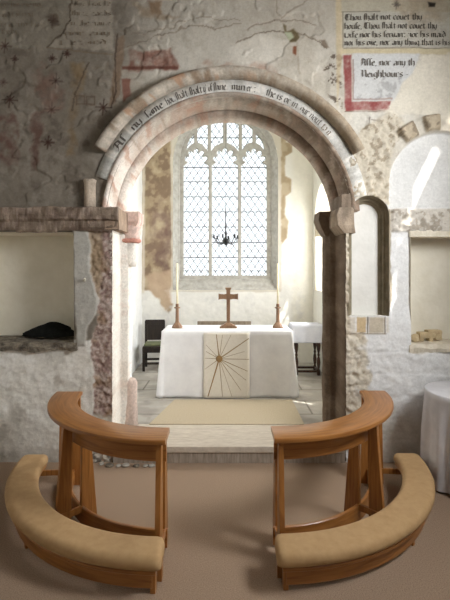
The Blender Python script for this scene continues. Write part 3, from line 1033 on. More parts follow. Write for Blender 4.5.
def block(name, plan_prof, c, label=None, rn=0.01, seed=1, rings=None):
    """stack of rectangles: rings = [(z, x0, x1, y0, y1)], subdivided and roughened"""
    verts, faces = [], []
    per = 10
    for (z, x0, x1, y0, y1) in rings:
        cs = [(x0, y0), (x1, y0), (x1, y1), (x0, y1)]
        for s in range(4):
            a, b = cs[s], cs[(s + 1) % 4]
            for k in range(per):
                t = k / per
                x, y = a[0] + (b[0] - a[0]) * t, a[1] + (b[1] - a[1]) * t
                n1 = float(fbm(x * 11 + z * 5, y * 11 + z * 9, seed, 3)) * rn * 2
                n2 = float(fbm(x * 11 + z * 7, y * 11 + z * 4, seed + 9, 3)) * rn * 2
                verts.append((x + n1, y + n2, z + n1 * 0.5))
    m = per * 4
    for j in range(len(rings) - 1):
        for i in range(m):
            k = (i + 1) % m
            faces.append((j * m + i, j * m + k, (j + 1) * m + k, (j + 1) * m + i))
    faces.append(tuple(range(m)))
    faces.append(tuple((len(rings) - 1) * m + i for i in range(m)))
    me = fix_normals(mesh_from(name, verts, faces))

    def painter(px, py, co):
        p = Paint(px, py, c)
        n = fbm((co[:, 0] + co[:, 1]) * 14, co[:, 2] * 14, seed + 3, 5)
        p.mask(sstep(0.03, 0.2, n), [v * 0.76 for v in c], 0.8)
        p.mask(sstep(0.04, 0.2, -n), [min(240, v * 1.16) for v in c], 0.7)
        p.mottle(9, 4, seed)
        return p.c
    stone_col(me, painter)
    o = add_obj(name, me, M['stone'], wall_nave)
    if label:
        o['label'] = label
    return o


# string course, left (a run of worn blocks)
zb, zt = P(0, 230, 4.36)[2], P(0, 207, 4.36)[2]
xs = [-2.62, -2.30, -1.93, -1.56, -1.09]
# single moulded run
rows = []
prof = [(YW + .05, zb + .01), (YW - .03, zb), (YW - .045, zb + .03), (YW - .05, zb + .09), (YW - .075, zb + .11), (YW - .085, zb + .15), (YW - .085, zt - .015), (YW - .07, zt), (YW + .05, zt)]
NX = 150
verts, faces = [], []
m = len(prof)
for i in range(NX + 1):
    x = -2.75 + (-1.085 + 2.75) * i / NX
    for j, (y, z) in enumerate(prof):
        n = float(fbm(x * 9, j * .8, 171, 4)) * 1.5
        n2 = float(fbm(x * 5, j * .5, 172, 4))
        lower = 0.055 if (j in (1, 2) and -2.15 < x < -1.72) else 0.0
        verts.append((x, y + (n * 0.03 if j not in (0, m - 1) else 0), z + n2 * 0.03 - lower * 0.4))
for i in range(NX):
    for j in range(m):
        k = (j + 1) % m
        faces.append((i * m + j, i * m + k, (i + 1) * m + k, (i + 1) * m + j))
faces.append(tuple(range(m)))
faces.append(tuple(NX * m + j for j in range(m)))
me = fix_normals(mesh_from('string_course', verts, faces))


def string_paint(px, py, co):
    p = Paint(px, py, (122, 107, 93))
    n = fbm(px / 8, py / 5, 181, 5)
    p.mask(sstep(0.02, 0.16, n), (98, 83, 72), 0.8)
    p.mask(sstep(0.04, 0.16, -n), (150, 135, 120), 0.7)
    p.line([(20, 223), (60, 224)], (98, 80, 66), 1.0, 0.7, 2)
    p.mask(sstep(0.04, 0.14, fbm(px / 4, py / 3, 187, 4)), (178, 160, 148), 0.5)
    p.mottle(9, 4, 183)
    return p.c


stone_col(me, string_paint)
add_obj('string_course', me, M['stone'], wall_nave)['label'] = 'worn brown stone string course left of the arch'

# springers and small blocks
block('springer_block', None, (150, 130, 112), None, 0.006, 201, [(z, XC - JW - .06, XC - JW + .085, YW - .05, 4.80) for z in (zb + .01, zb + .08, zt - .01)])
# left respond capital: abacus, cushion, necking
LX = XC - 1.12
block('abacus', None, (216, 186, 174), 'pinkish abacus under the left side of the arch', 0.006, 205,
      [(2.47, LX - .10, XC - 1.03, 4.80, 5.05), (2.52, LX - .10, XC - 1.00, 4.77, 5.06), (2.63, LX - .10, XC - 1.00, 4.77, 5.06)])


def half_lathe(name, prof, cx, cy, mat, col, label=None, seed=1, rn=0.006):
    verts, faces = [], []
    n = 20
    for (r, z) in prof:
        for i in range(n):
            a = 2 * PI * i / n
            q = 1 + float(fbm(a * 2, z * 9, seed, 3)) * rn * 20
            verts.append((cx + r * q * math.cos(a), cy + r * q * math.sin(a), z + float(fbm(a * 1.5 + 5, z, seed + 4, 3)) * rn * 2))
    for j in range(len(prof) - 1):
        for i in range(n):
            k = (i + 1) % n
            faces.append((j * n + i, j * n + k, (j + 1) * n + k, (j + 1) * n + i))
    faces.append(tuple(range(n))[::-1])
    faces.append(tuple((len(prof) - 1) * n + i for i in range(n)))
    me = mesh_from(name, verts, faces)

    def painter(px, py, co):
        p = Paint(px, py, col)
        nn = fbm(px / 4, py / 5, seed + 2, 5)
        p.mask(sstep(0.05, 0.2, nn), [v * 0.84 for v in col], 0.8)
        p.mottle(7, 4, seed)
        return p.c
    stone_col(me, painter)
    o = add_obj(name, me, M['stone'], wall_nave, True)
    if label:
        o['label'] = label
    return o


half_lathe('capital', [(.105, 2.32), (.108, 2.37), (.125, 2.42), (.13, 2.48)], XC - 1.12, 4.91, None, (222, 196, 184), None, 211)
half_lathe('necking_ring', [(.10, 2.285), (.118, 2.295), (.124, 2.31), (.118, 2.325), (.10, 2.335)], XC - 1.12, 4.91, None, (196, 142, 126), 'pink ring below the left capital', 213)
half_lathe('respond_shaft', [(.07, 2.02), (.085, 2.06), (.09, 2.12), (.09, 2.29)], XC - 1.13, 4.91, None, (232, 226, 216), None, 215)
half_lathe('broken_shaft', [(.10, ZF), (.092, .3), (.088, .5), (.09, .70), (.075, .735), (.03, .75)], XC - 1.13, 4.90, None, (204, 184, 172), 'broken stub of a round shaft at the left jamb', 217, 0.01)
# right respond
block('abacus', None, (120, 104, 88), 'brown abacus under the right side of the arch', 0.006, 221,
      [(2.36, XC + 1.09, XC + 1.20, 4.84, 5.04), (2.46, XC + 1.03, XC + 1.20, 4.79, 5.06), (2.54, XC + 1.00, XC + 1.20, 4.77, 5.06), (2.63, XC + 1.01, XC + 1.20, 4.78, 5.06)])
block('springer_block', None, (156, 140, 122), 'rough stone impost of the right jamb', 0.010, 223,
      [(2.36, XC + 1.19, XC + 1.30, YW - .01, 4.80), (2.44, XC + 1.12, XC + 1.29, YW - .03, 4.80), (2.55, XC + 1.11, XC + 1.28, YW - .03, 4.80), (2.62, XC + 1.13, XC + 1.28, YW - .02, 4.80)])
block('springer_block', None, (120, 106, 92), None, 0.008, 225,
      [(2.60, XC + 1.15, XC + 1.26, YW - .02, 4.78), (2.76, XC + 1.16, XC + 1.26, YW - .02, 4.78)])
# fragment of a nook shaft standing on the string course
x0, _, z0 = P(89.5, 207, 4.40)
half_lathe('shaft_fragment', [(.058, z0 - .01), (.056, z0 + .12), (.058, z0 + .24), (.066, z0 + .275), (.05, z0 + .285)], x0, YW - .015, None, (196, 180, 162), 'pale stump of a round shaft on the string course', 229, 0.006)

# ------------------------------------------------------------------ recesses in the nave wall
def recess(name, d, mat_back, mat_side, label):
    root = bpy.data.objects.new(name, None)
    COL.objects.link(root)
    root.parent = wall_nave
    root['label'] = label
    x0, x1, z0, z1, dp = d['x0'], d['x1'], d['z0'], d['z1'], d['d']
    y0, y1 = YW + .005, YW + dp
    # rounded plan at the back so it reads as hand plastered
    nx, nz = 40, 30
    verts, faces = [], []
    plan = [(x0, y0), (x0, y1 - .1), (x0 + .03, y1 - .03), (x0 + .1, y1)]
    plan += [(x0 + .1 + (x1 - x0 - .2) * k / 12, y1) for k in range(1, 12)]
    plan += [(x1 - .1, y1), (x1 - .03, y1 - .03), (x1, y1 - .1), (x1, y0)]
    for k in range(nz + 1):
        z = z0 + (z1 - z0) * k / nz
        for (x, y) in plan:
            verts.append((x, y + (float(fbm(x * 3, z * 3, 251, 3)) * 0.02 if y > y0 + .1 else 0), z))
    m = len(plan)
    for k in range(nz):
        for i in range(m - 1):
            faces.append((k * m + i, k * m + i + 1, (k + 1) * m + i + 1, (k + 1) * m + i))
    o = add_obj('recess_back', mesh_from('recess_back', verts, faces), mat_back, root, True)
    box('recess_head', x0 - .02, x1 + .02, YW + .04, y1 + .03, z1 - .005, z1 + .05, mat_side, root)
    return root


recess('left_recess', NL, M['cream_plaster'], M['cream_plaster'], 'deep cream plastered recess left of the arch')
recess('right_recess', NR, M['cream_plaster'], M['brown_wood'], 'deep cream recess with a wooden lintel right of the blind niche')
box('lintel_board', NR['x0'] - .01, NR['x1'], YW + .012, YW + .2, NR['z1'] - .05, NR['z1'] + .02, M['pale_stone'], wall_nave)


def rough_slab(name, x0, x1, y0, y1, z0, z1, mat, parent=None, amp=0.03, seed=1, nx=30):
    verts, faces = [], []
    prof = [(y0, z0), (y0 - .01, (z0 + z1) / 2), (y0 + .01, z1), (y0 + (y1 - y0) * .35, z1 + .005), (y1, z1), (y1, z0)]
    m = len(prof)
    for i in range(nx + 1):
        x = x0 + (x1 - x0) * i / nx
        for j, (y, z) in enumerate(prof):
            a = float(fbm(x * 9, j * .9, seed, 4)) * amp * 2 if j < 4 else 0
            b = float(fbm(x * 7 + 4, j * .9, seed + 5, 4)) * amp * (2 if j < 4 else 0)
            verts.append((x, y + a, z + b))
    for i in range(nx):
        for j in range(m):
            k = (j + 1) % m
            faces.append((i * m + j, i * m + k, (i + 1) * m + k, (i + 1) * m + j))
    faces.append(tuple(range(m)))
    faces.append(tuple(nx * m + j for j in range(m)))
    return add_obj(name, fix_normals(mesh_from(name, verts, faces)), mat, parent)


rough_slab('recess_sill', NL['x0'], NL['x1'] + .04, YW - .03, YW + .5, 1.155, 1.235, M['dark_stone'], wall_nave, 0.03, 261, 60)['label'] = 'dark broken stone sill of the left recess'
rough_slab('recess_sill', NR['x0'] - .02, NR['x1'], YW - .005, YW + .5, 1.14, 1.215, M['pale_stone'], wall_nave, 0.03, 263, 40)['label'] = 'pale broken stone sill of the right recess'

# tall blind niche: back, reveals with roll mouldings
nxm = (NB['x0'] + NB['x1']) / 2
nhw = (NB['x1'] - NB['x0']) / 2


def niche_loop(inset, n=22):
    r = nhw - inset
    pts = [(nxm - r, NB['z0'])]
    for k in range(n + 1):
        a = PI - PI * k / n
        pts.append((nxm + r * math.cos(a), NB['zs'] + r * math.sin(a)))
    pts.append((nxm + r, NB['z0']))
    return pts


def loft(name, rings, mat, parent, smooth=True):
    verts, faces = [], []
    m = len(rings[0][1])
    for (y, pts) in rings:
        for (x, z) in pts:
            verts.append((x, y, z))
    for j in range(len(rings) - 1):
        for i in range(m - 1):
            faces.append((j * m + i, j * m + i + 1, (j + 1) * m + i + 1, (j + 1) * m + i))
    return add_obj(name, mesh_from(name, verts, faces), mat, parent, smooth)


rings = []
for (y, ins) in [(0.0, -.006), (.012, .004), (.030, .006), (.038, .018), (.050, .012), (.066, .014), (.072, .034), (.084, .042), (.10, .036), (.112, .034), (.118, .056), (.13, .066), (.145, .066), (.16, .066)]:
    rings.append((YW + y, niche_loop(ins)))
loft('niche_moulding', rings, M['olive_stone'], wall_nave)['label'] = 'olive grey moulded stone edge of the tall niche'
bk = niche_loop(-0.0)
me = mesh_from('niche_back', [(x, YW + .14, z) for (x, z) in bk], [tuple(range(len(bk)))])
add_obj('niche_back', me, M['white_plaster'], wall_nave)
box('niche_sill', NB['x0'], NB['x1'], YW + .01, YW + .16, NB['z0'] - .04, NB['z0'], M['white_plaster'], wall_nave)

# ------------------------------------------------------------------ floors and step
def floor_paint(px, py, co):
    p = Paint(co[:, 0] * 100, co[:, 1] * 100, (168, 162, 153))
    n = fbm(co[:, 0] * 3, co[:, 1] * 3, 301, 5)
    p.mask(sstep(0.02, 0.2, n), (146, 140, 132), 0.8)
    p.mask(sstep(0.04, 0.2, -n), (188, 182, 172), 0.8)
    # slab joints
    row = np.floor((co[:, 1] + .1) / 0.55)
    fy = np.abs(((co[:, 1] + .1) % 0.55) - 0.275)
    fx = np.abs(((co[:, 0] + row * 0.37) % 0.8) - 0.4)
    jm = np.maximum(sstep(0.262, 0.272, fy), sstep(0.388, 0.397, fx))
    p.mask(jm, (98, 92, 84), 0.75)
    return p.c


fl = grid_wall('floor_chancel', np.arange(-1.64, 1.78, 0.02), np.arange(4.44, 8.46, 0.02), ('Y', 0), None, M['smooth_wall'])
me = fl.data
co = np.zeros(len(me.vertices) * 3, dtype=np.float32)
me.vertices.foreach_get('co', co)
co = co.reshape(-1, 3).copy()
co[:, 1] = co[:, 2]
co[:, 2] = ZF
me.vertices.foreach_set('co', co.ravel())
me.flip_normals()
set_col(me, floor_paint(None, None, co.astype(float)))
tag(fl, 'grey stone slab floor of the chancel', kind='structure')

box('floor', -3.3, 2.8, -3.5, YW + .3, -0.1, 0.0, M['carpet'], None, 0)
tag(bpy.data.objects['floor'], 'brown carpeted nave floor', kind='structure')
stp = thing('trim_1', 'worn stone step under the chancel arch', None, (0, 0, 0))
stp['kind'] = 'structure'
bm = bmesh.new()
bm_box(bm, XC - 1.19, XC + 1.19, YW - .035, 5.05, ZF - .06, ZF + .004, 0.012)
add_obj('tread', bm_mesh('tread', bm), M['step_stone'], stp)
box('riser', XC - 1.19, XC + 1.19, YW - .02, YW + .05, 0.0, ZF - .055, M['riser_stone'], stp, 0.003)

# ------------------------------------------------------------------ chancel shell
EXPX = F / YE


def win_outline(Y, grow=0.0, sill=277.0):
    pts = [(181, sill), (181, 160), (182.5, 150), (186, 140), (193, 130), (203, 122), (214, 117), (225.5, 115.5),
           (237, 117), (248, 122), (258, 130), (265, 140), (268.5, 150), (270, 160), (270, sill)]
    out = []
    for (x, y) in pts:
        gx = (x - 225.5) * (1 + grow / 44.5)
        gy = y if y == sill else 160 + (y - 160) * (1 + grow / 44.5) if y < 160 else y
        q = P(225.5 + gx, gy, Y)
        out.append((q[0], q[2]))
    return out


YT = 8.60
OUTER = win_outline(YE, 8.0, 290.0)
INNER = win_outline(YT, 0.0, 277.0)


def east_hole(u, v):
    return poly_sd(u, v, OUTER)


def east_paint(X, Z):
    px = 225 + X * F / YE
    py = HY - (Z - CZ) * F / YE
    p = Paint(px, py, (228, 226, 220))
    p.mask(sstep(288, 296, px), (228, 224, 212), 0.8)
    PT = [(140, 90), (173, 90), (173, 286), (165, 291), (173, 304), (169, 313), (161, 302), (152, 291), (140, 288)]
    p.poly(PT, (164, 146, 120), 1.0, 1.2, 3)
    n = fbm(px / 9, py / 9, 321, 5)
    pm = 1 - sstep(-1, 1, poly_sd(px, py, PT))
    p.mask(pm * sstep(0.0, 0.15, n), (128, 108, 90), 0.85)
    p.mask(pm * sstep(0.04, 0.18, -n), (188, 172, 146), 0.7)
    p.poly([(150, 205), (170, 195), (170, 270), (152, 262)], (112, 90, 84), 0.65, 5, 6, 0.8)
    p.poly([(146, 276), (173, 268), (172, 304), (168, 312), (160, 300), (148, 288)], (186, 162, 138), 0.8, 2, 3)
    p.line([(143.5, 100), (143.5, 292)], (214, 206, 192), 2.2, 0.8, 1)
    # stone frame of the window
    p.poly([(170.5, 90), (282, 90), (281, 292), (171, 292)], (206, 198, 184), 0.9, 0.8, 1)
    # quoins right
    Q = [(281, 90), (286, 110), (286, 142), (292, 144), (292, 152), (285, 156), (285, 176), (291, 180), (291, 192), (285, 196), (285, 214), (288, 220), (287, 238), (281, 244)]
    p.poly(Q, (182, 166, 140), 0.95, 0.8, 1.5)
    pq = 1 - sstep(-1, 1, poly_sd(px, py, Q))
    p.mask(pq * sstep(0.02, 0.15, n), (156, 138, 112), 0.7)
    p.mottle(4, 12, 325)
    p.mask(sstep(290, 300, py) * sstep(0.05, 0.2, n), (212, 210, 206), 0.6)
    return p.c


def east_depth(X, Z):
    return fbm(X * 3, Z * 3, 331, 4) * 0.03 + fbm(X * 16, Z * 16, 333, 3) * 0.006


wall_ce = grid_wall('wall_chancel_east', np.arange(-1.66, 1.80, 0.02), np.arange(0.1, 5.14, 0.02), ('Y', YE), east_hole, M['smooth_wall'], east_depth, east_paint, None, 0.02)
tag(wall_ce, 'white chancel end wall with a patch of bare brown stonework', kind='structure')

XL, XR = -1.62, 1.72


def side_paint(c):
    def fn(U, V):
        p = Paint(U * 60, V * 60, c)
        p.mottle(5, 14, 341)
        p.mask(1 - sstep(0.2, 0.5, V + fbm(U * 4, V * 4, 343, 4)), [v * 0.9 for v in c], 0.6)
        return p.c
    return fn


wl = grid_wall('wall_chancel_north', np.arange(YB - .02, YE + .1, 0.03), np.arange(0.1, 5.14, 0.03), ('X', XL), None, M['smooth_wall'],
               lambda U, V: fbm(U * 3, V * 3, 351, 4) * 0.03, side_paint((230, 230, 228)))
tag(wl, 'white plastered chancel wall on the left', kind='structure')
# south wall with its openings: window recess near the corner, big window, slit
WS = dict(y0=7.02, y1=8.22, z0=1.60, zs=2.92)
WM = dict(y0=5.75, y1=6.75, z0=1.7, zs=2.9)
SLIT = dict(y0=5.40, y1=5.52, z0=1.30, z1=1.85)


def south_hole(u, v):
    a = arch_sd(u, v, (WS['y0'] + WS['y1']) / 2, (WS['y1'] - WS['y0']) / 2, WS['z0'], WS['zs'], (WS['y1'] - WS['y0']) / 2)
    b = arch_sd(u, v, (WM['y0'] + WM['y1']) / 2, (WM['y1'] - WM['y0']) / 2, WM['z0'], WM['zs'], (WM['y1'] - WM['y0']) / 2)
    c = rect_sd(u, v, SLIT['y0'], SLIT['y1'], SLIT['z0'], SLIT['z1'])
    return np.minimum(np.minimum(a, b), c)


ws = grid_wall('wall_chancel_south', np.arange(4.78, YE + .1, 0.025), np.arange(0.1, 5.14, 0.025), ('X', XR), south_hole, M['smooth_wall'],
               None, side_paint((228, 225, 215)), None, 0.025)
tag(ws, 'cream plastered chancel wall on the right', kind='structure')


def opening(name, y0, y1, z0, zs, depth, arch, label, lattice=True):
    """reveal + leaded pane of a window in a south wall whose inner face is at XR"""
    root = bpy.data.objects.new(name, None)
    COL.objects.link(root)
    tag(root, label, kind='structure')
    yc, hw = (y0 + y1) / 2, (y1 - y0) / 2
    loop = [(y0, z0)]
    if arch:
        for k in range(17):
            a = PI - PI * k / 16
            loop.append((yc + hw * math.cos(a), zs + hw * math.sin(a)))
    else:
        loop += [(y0, zs), (y1, zs)]
    loop.append((y1, z0))
    m = len(loop)
    verts, faces = [], []
    for x in (XR - .002, XR + depth):
        for (y, z) in loop:
            verts.append((x, y, z))
    for i in range(m):
        k = (i + 1) % m
        faces.append((i, k, m + k, m + i))
    me = mesh_from('reveal', verts, faces)
    add_obj('reveal', me, M['pale_stone'], root)
    xg = XR + depth - .04
    me = mesh_from('pane', [(xg, y, z) for (y, z) in loop], [tuple(range(m))])
    add_obj('pane', me, M['glass'], root)
    ztop = zs + (hw if arch else 0)
    bm = bmesh.new()
    n = max(1, int((y1 - y0) / 0.3))
    for k in range(1, n):
        y = y0 + (y1 - y0) * k / n
        bm_box(bm, xg - .03, xg + .03, y - .03, y + .03, z0, ztop - .03, 0)
    zz = z0 + .3
    while zz < ztop - .1:
        bm_box(bm, xg - .012, xg + .012, y0, y1, zz - .012, zz + .012, 0)
        zz += .3
    if len(bm.verts):
        add_obj('glazing_bars', bm_mesh('glazing_bars', bm), M['lead'], root)
    else:
        bm.free()
    return root


opening('window_2', WS['y0'], WS['y1'], WS['z0'], WS['zs'], 0.48, True, 'round headed side window recess beside the chancel corner')
opening('window_3', WM['y0'], WM['y1'], WM['z0'], WM['zs'], 0.40, True, 'chancel side window hidden behind the right jamb')
opening('window_4', SLIT['y0'], SLIT['y1'], SLIT['z0'], SLIT['z1'], 0.03, False, 'narrow slit window in the chancel side wall')
# stone quoins on the far reveal
rv = bpy.data.objects['window_2']
for (z0_, z1_, dx, c) in [(2.62, 2.95, .12, M['olive_stone']), (1.62, 2.60, .05, M['pale_stone'])]:
    box('quoin', XR + .005, XR + dx, WS['y1'] - .012, WS['y1'] + .02, z0_, z1_, c, rv, 0.004)

box('ceiling_chancel', XL - .1, XR + .1, YB - .1, YE + .4, 5.10, 5.18, M['white_plaster'], None, 0)
tag(bpy.data.objects['ceiling_chancel'], kind='structure')


def west_hole(u, v):
    return arch_sd(u, v, XC, 1.16, -.5, ZC, R2 + .03)


wcw = grid_wall('wall_chancel_west', np.arange(-3.3, 1.76, 0.05), np.arange(0.0, 5.25, 0.05), ('Y', YB), west_hole, M['white_plaster'], None, None, None, 0.05)
tag(wcw, kind='structure')

# nave shell
_o = box('wall_return', 1.70, 2.85, 4.80, 4.82, 0, 5.2, M['white_plaster'], wall_nave, 0)
def slab(name, *a):
    o = box(name, *a, None, 0)
    tag(o, kind='structure')
    return o


slab('wall_north', -3.4, -3.3, -3.5, YB + .05, 0, 5.2, M['white_plaster'])
slab('wall_west', -3.4, 2.9, -3.6, -3.5, 0, 5.2, M['white_plaster'])
slab('ceiling', -3.4, 2.9, -3.6, YB + .05, 5.2, 5.3, M['roof_wood'])
SUNHOLES = [(3.995, 4.20, 4.35, 4.60), (3.89, 3.96, 4.30, 4.50), (3.82, 3.88, 3.82, 4.12)]


def nsouth_hole(u, v):
    d = np.minimum(rect_sd(u, v, 1.6, 2.9, 2.5, 4.4), rect_sd(u, v, -1.1, .3, 2.5, 4.4))
    for h in SUNHOLES:
        d = np.minimum(d, rect_sd(u, v, *h))
    return d


w = grid_wall('wall_south', np.arange(-3.5, 4.83, 0.02), np.arange(0, 5.21, 0.02), ('X', 2.8), nsouth_hole, M['white_plaster'], None, None, None, 0.02)
tag(w, kind='structure')
for (nm, a0, a1) in (('sun_block_south', 1.6, 2.9), ('sun_block_south_west', -1.1, .3)):
    slab(nm, 3.06, 3.10, a0 - .1, a1 + .1, 2.4, 4.5, M['white_plaster'])  # opaque slab added behind the unseen window opening to keep the sun out
    for (a, b, c, d) in ((a0 - .1, a0, 2.4, 4.5), (a1, a1 + .1, 2.4, 4.5), (a0 - .1, a1 + .1, 2.4, 2.5), (a0 - .1, a1 + .1, 4.4, 4.5)):
        box('reveal', 2.801, 3.06, a, b, c, d, M['white_plaster'], bpy.data.objects[nm], 0)

# ------------------------------------------------------------------ east window: frame, tracery, glass, leads
win = bpy.data.objects.new('window_1', None)
COL.objects.link(win)
tag(win, 'tall three light traceried window with diamond leaded glass above the altar', kind='structure')


def resample(pts, per):
    out = []
    n = len(pts)
    for i in range(n):
        a, b = pts[i], pts[(i + 1) % n]
        for k in range(per):
            t = k / per
            out.append((a[0] + (b[0] - a[0]) * t, a[1] + (b[1] - a[1]) * t))
    return out


ra, rb = resample(OUTER, 4), resample(INNER, 4)
rings = [(YE - .004, ra), (YE + .03, [(a[0] * .93 + b[0] * .07, a[1] * .93 + b[1] * .07) for a, b in zip(ra, rb)]),
         (YT - .07, [(a[0] * .42 + b[0] * .58, a[1] * .42 + b[1] * .58) for a, b in zip(ra, rb)]),
         (YT - .05, [(a[0] * .22 + b[0] * .78, a[1] * .22 + b[1] * .78) for a, b in zip(ra, rb)]),
         (YT + .03, [(a[0] * .05 + b[0] * .95, a[1] * .05 + b[1] * .95) for a, b in zip(ra, rb)])]
rings = [(y, pts + [pts[0]]) for (y, pts) in rings]
loft('splay', rings, M['tracery'], win, False)['label'] = 'splayed pale stone frame and sill'


def cusped(xl, xr, yb, ys=163.0, lobes=5):
    """light outline in pixels (at YT): straight sides, cusped head"""
    cx, w = (xl + xr) / 2, (xr - xl) / 2
    pts = [(xl, yb), (xl, ys + 2)]
    n = 60
    for k in range(n + 1):
        t = k / n
        a = PI - PI * t
        q = abs(math.sin(lobes * PI * t))
        r = w * (0.72 + 0.25 * q ** 0.6)
        pts.append((cx + r * math.cos(a) * .98, ys - 1 - r * 1.13 * math.sin(a)))
    pts += [(xr, ys + 2), (xr, yb)]
    return pts


def px2xz(pts, Y):
    return [(P(x, y, Y)[0], P(x, y, Y)[2]) for (x, y) in pts]


LIGHTS = [(183.0, 209.1), (211.4, 238.5), (240.8, 267.2)]
HOLES = [cusped(a, b, 276.0) for (a, b) in LIGHTS]
HOLES += [[(197.4, 142), (202, 144), (207.4, 151), (207.4, 125), (203, 123.5), (197.4, 129)],
          [(211.2, 151.5), (215, 146), (222.6, 142), (222.6, 119.5), (216, 121), (211.2, 125)],
          [(227.2, 142), (234, 146), (238.4, 151.5), (238.4, 125), (233, 121), (227.2, 119.5)],
          [(242.2, 151), (247, 144), (252.2, 142), (252.2, 129), (246, 123.5), (242.2, 125)],
          [(186, 152), (190, 146), (194, 143), (194, 133.5), (189.5, 138), (187, 144)],
          [(264.6, 152), (260.5, 146), (256, 143), (256, 133.5), (261.0, 138), (263.4, 144)]]

for h in HOLES[3:]:
    mx_, my_ = sum(q[0] for q in h) / len(h), sum(q[1] for q in h) / len(h)
    h[:] = [(mx_ + (x - mx_) * 1.15, my_ + (y - my_) * 1.08) for (x, y) in h]


def curve_plate(name, outer, holes, Y, depth, bevel, mat, parent):
    cu = bpy.data.curves.new(name, 'CURVE')
    cu.dimensions = '2D'
    cu.fill_mode = 'BOTH'
    cu.extrude = depth / 2
    cu.bevel_depth = bevel
    cu.bevel_resolution = 1
    for pts in [outer] + holes:
        sp = cu.splines.new('POLY')
        sp.points.add(len(pts) - 1)
        for i, (x, z) in enumerate(pts):
            sp.points[i].co = (x, z, 0, 1)
        sp.use_cyclic_u = True
    tmp = bpy.data.objects.new('tmp', cu)
    COL.objects.link(tmp)
    dg = bpy.context.evaluated_depsgraph_get()
    dg.update()
    me = bpy.data.meshes.new_from_object(tmp.evaluated_get(dg))
    me.name = name
    bpy.data.objects.remove(tmp)
    co = np.zeros(len(me.vertices) * 3, dtype=np.float32)
    me.vertices.foreach_get('co', co)
    co = co.reshape(-1, 3)
    new = np.stack([co[:, 0], Y - co[:, 2], co[:, 1]], -1)
    me.vertices.foreach_set('co', new.astype(np.float32).ravel())
    me.materials.clear()
    fix_normals(me)
    return add_obj(name, me, mat, parent)


outl = win_outline(YT, 7.0, 281.0)
curve_plate('tracery', outl, [px2xz(h, YT) for h in HOLES], YT + .03, 0.06, 0.012, M['tracery'], win)['label'] = 'stone mullions and cusped tracery'
gp = win_outline(YT + .06, 3.0, 279.0)
add_obj('pane', mesh_from('pane', [(x, YT + .075, z) for (x, z) in gp], [tuple(range(len(gp)))]), M['glass'], win)['label'] = 'clear leaded glass'
# diamond leads, clipped to the lights
GX0, _, GZ1 = P(183, 116, YT + .06)
GX1, _, GZ0 = P(268, 277, YT + .06)
bm = bmesh.new()
s = (YT + .06) / F
dx, dz = 7.2 * s, 10.4 * s
lw = 0.0062
slope = dz / dx
yl = YT + .066
n = int((GX1 - GX0) / dx + (GZ1 - GZ0) / dz) + 3


def clipline(x0, z0, sgn):
    """line through (x0, z0) rising with +-slope clipped to the glass box"""
    ts = []
    lo, hi = GX0, GX1
    za = (GZ0 - z0) / (sgn * slope) + x0
    zb_ = (GZ1 - z0) / (sgn * slope) + x0
    a, b = max(lo, min(za, zb_)), min(hi, max(za, zb_))
    if b - a < 1e-3:
        return None
    return (a, z0 + sgn * slope * (a - x0)), (b, z0 + sgn * slope * (b - x0))


for sgn in (1, -1):
    for k in range(-n, n):
        seg = clipline(GX0 + k * dx, GZ0, sgn)
        if not seg:
            continue
        (ax, az), (bx, bz) = seg
        L = math.hypot(bx - ax, bz - az)
        nx_, nz_ = -(bz - az) / L * lw, (bx - ax) / L * lw
        bm_prism(bm, [(ax - nx_, yl, az - nz_), (bx - nx_, yl, bz - nz_), (bx + nx_, yl, bz + nz_), (ax + nx_, yl, az + nz_)], (0, .008, 0))
add_obj('lead_lattice', bm_mesh('lead_lattice', bm), M['lead'], win)['label'] = 'grey diamond lead lines'
for py in (167.5, 182, 197, 212, 227, 242.5, 257.5, 271, 138):
    q = P(0, py, YT + .06)[2]
    box('saddle_bar', GX0, GX1, YT + .045, YT + .06, q - .008, q + .008, M['lead'], win, 0)

# churchyard outside: ground, a tree
gr = box('ground', -14, 14, 9.2, 40, -0.3, -0.2, M['grass'], None, 0)
tag(gr, 'churchyard grass outside the window', kind='structure')


# ------------------------------------------------------------------ sisal mat
mx = [(-.885, 5.02), (.925, 5.02), (.93, 5.97), (-.70, 5.97)]
bm = bmesh.new()
bm_prism(bm, [(x, y, ZF + .002) for (x, y) in mx], (0, 0, .012), 0.003)
mo = add_obj('floor_mat', bm_mesh('floor_mat', bm), M['mat'])
tag(mo, 'flat beige sisal mat on the stone floor before the altar', 'mat')

# ------------------------------------------------------------------ altar in its white cloth
ZA = 1.117
AX0, AX1, AY0, AY1 = -.905, .965, 6.10, 6.76
altar = thing('altar', 'altar table fully draped in a long white linen cloth', 'altar', (0, 0, 0))


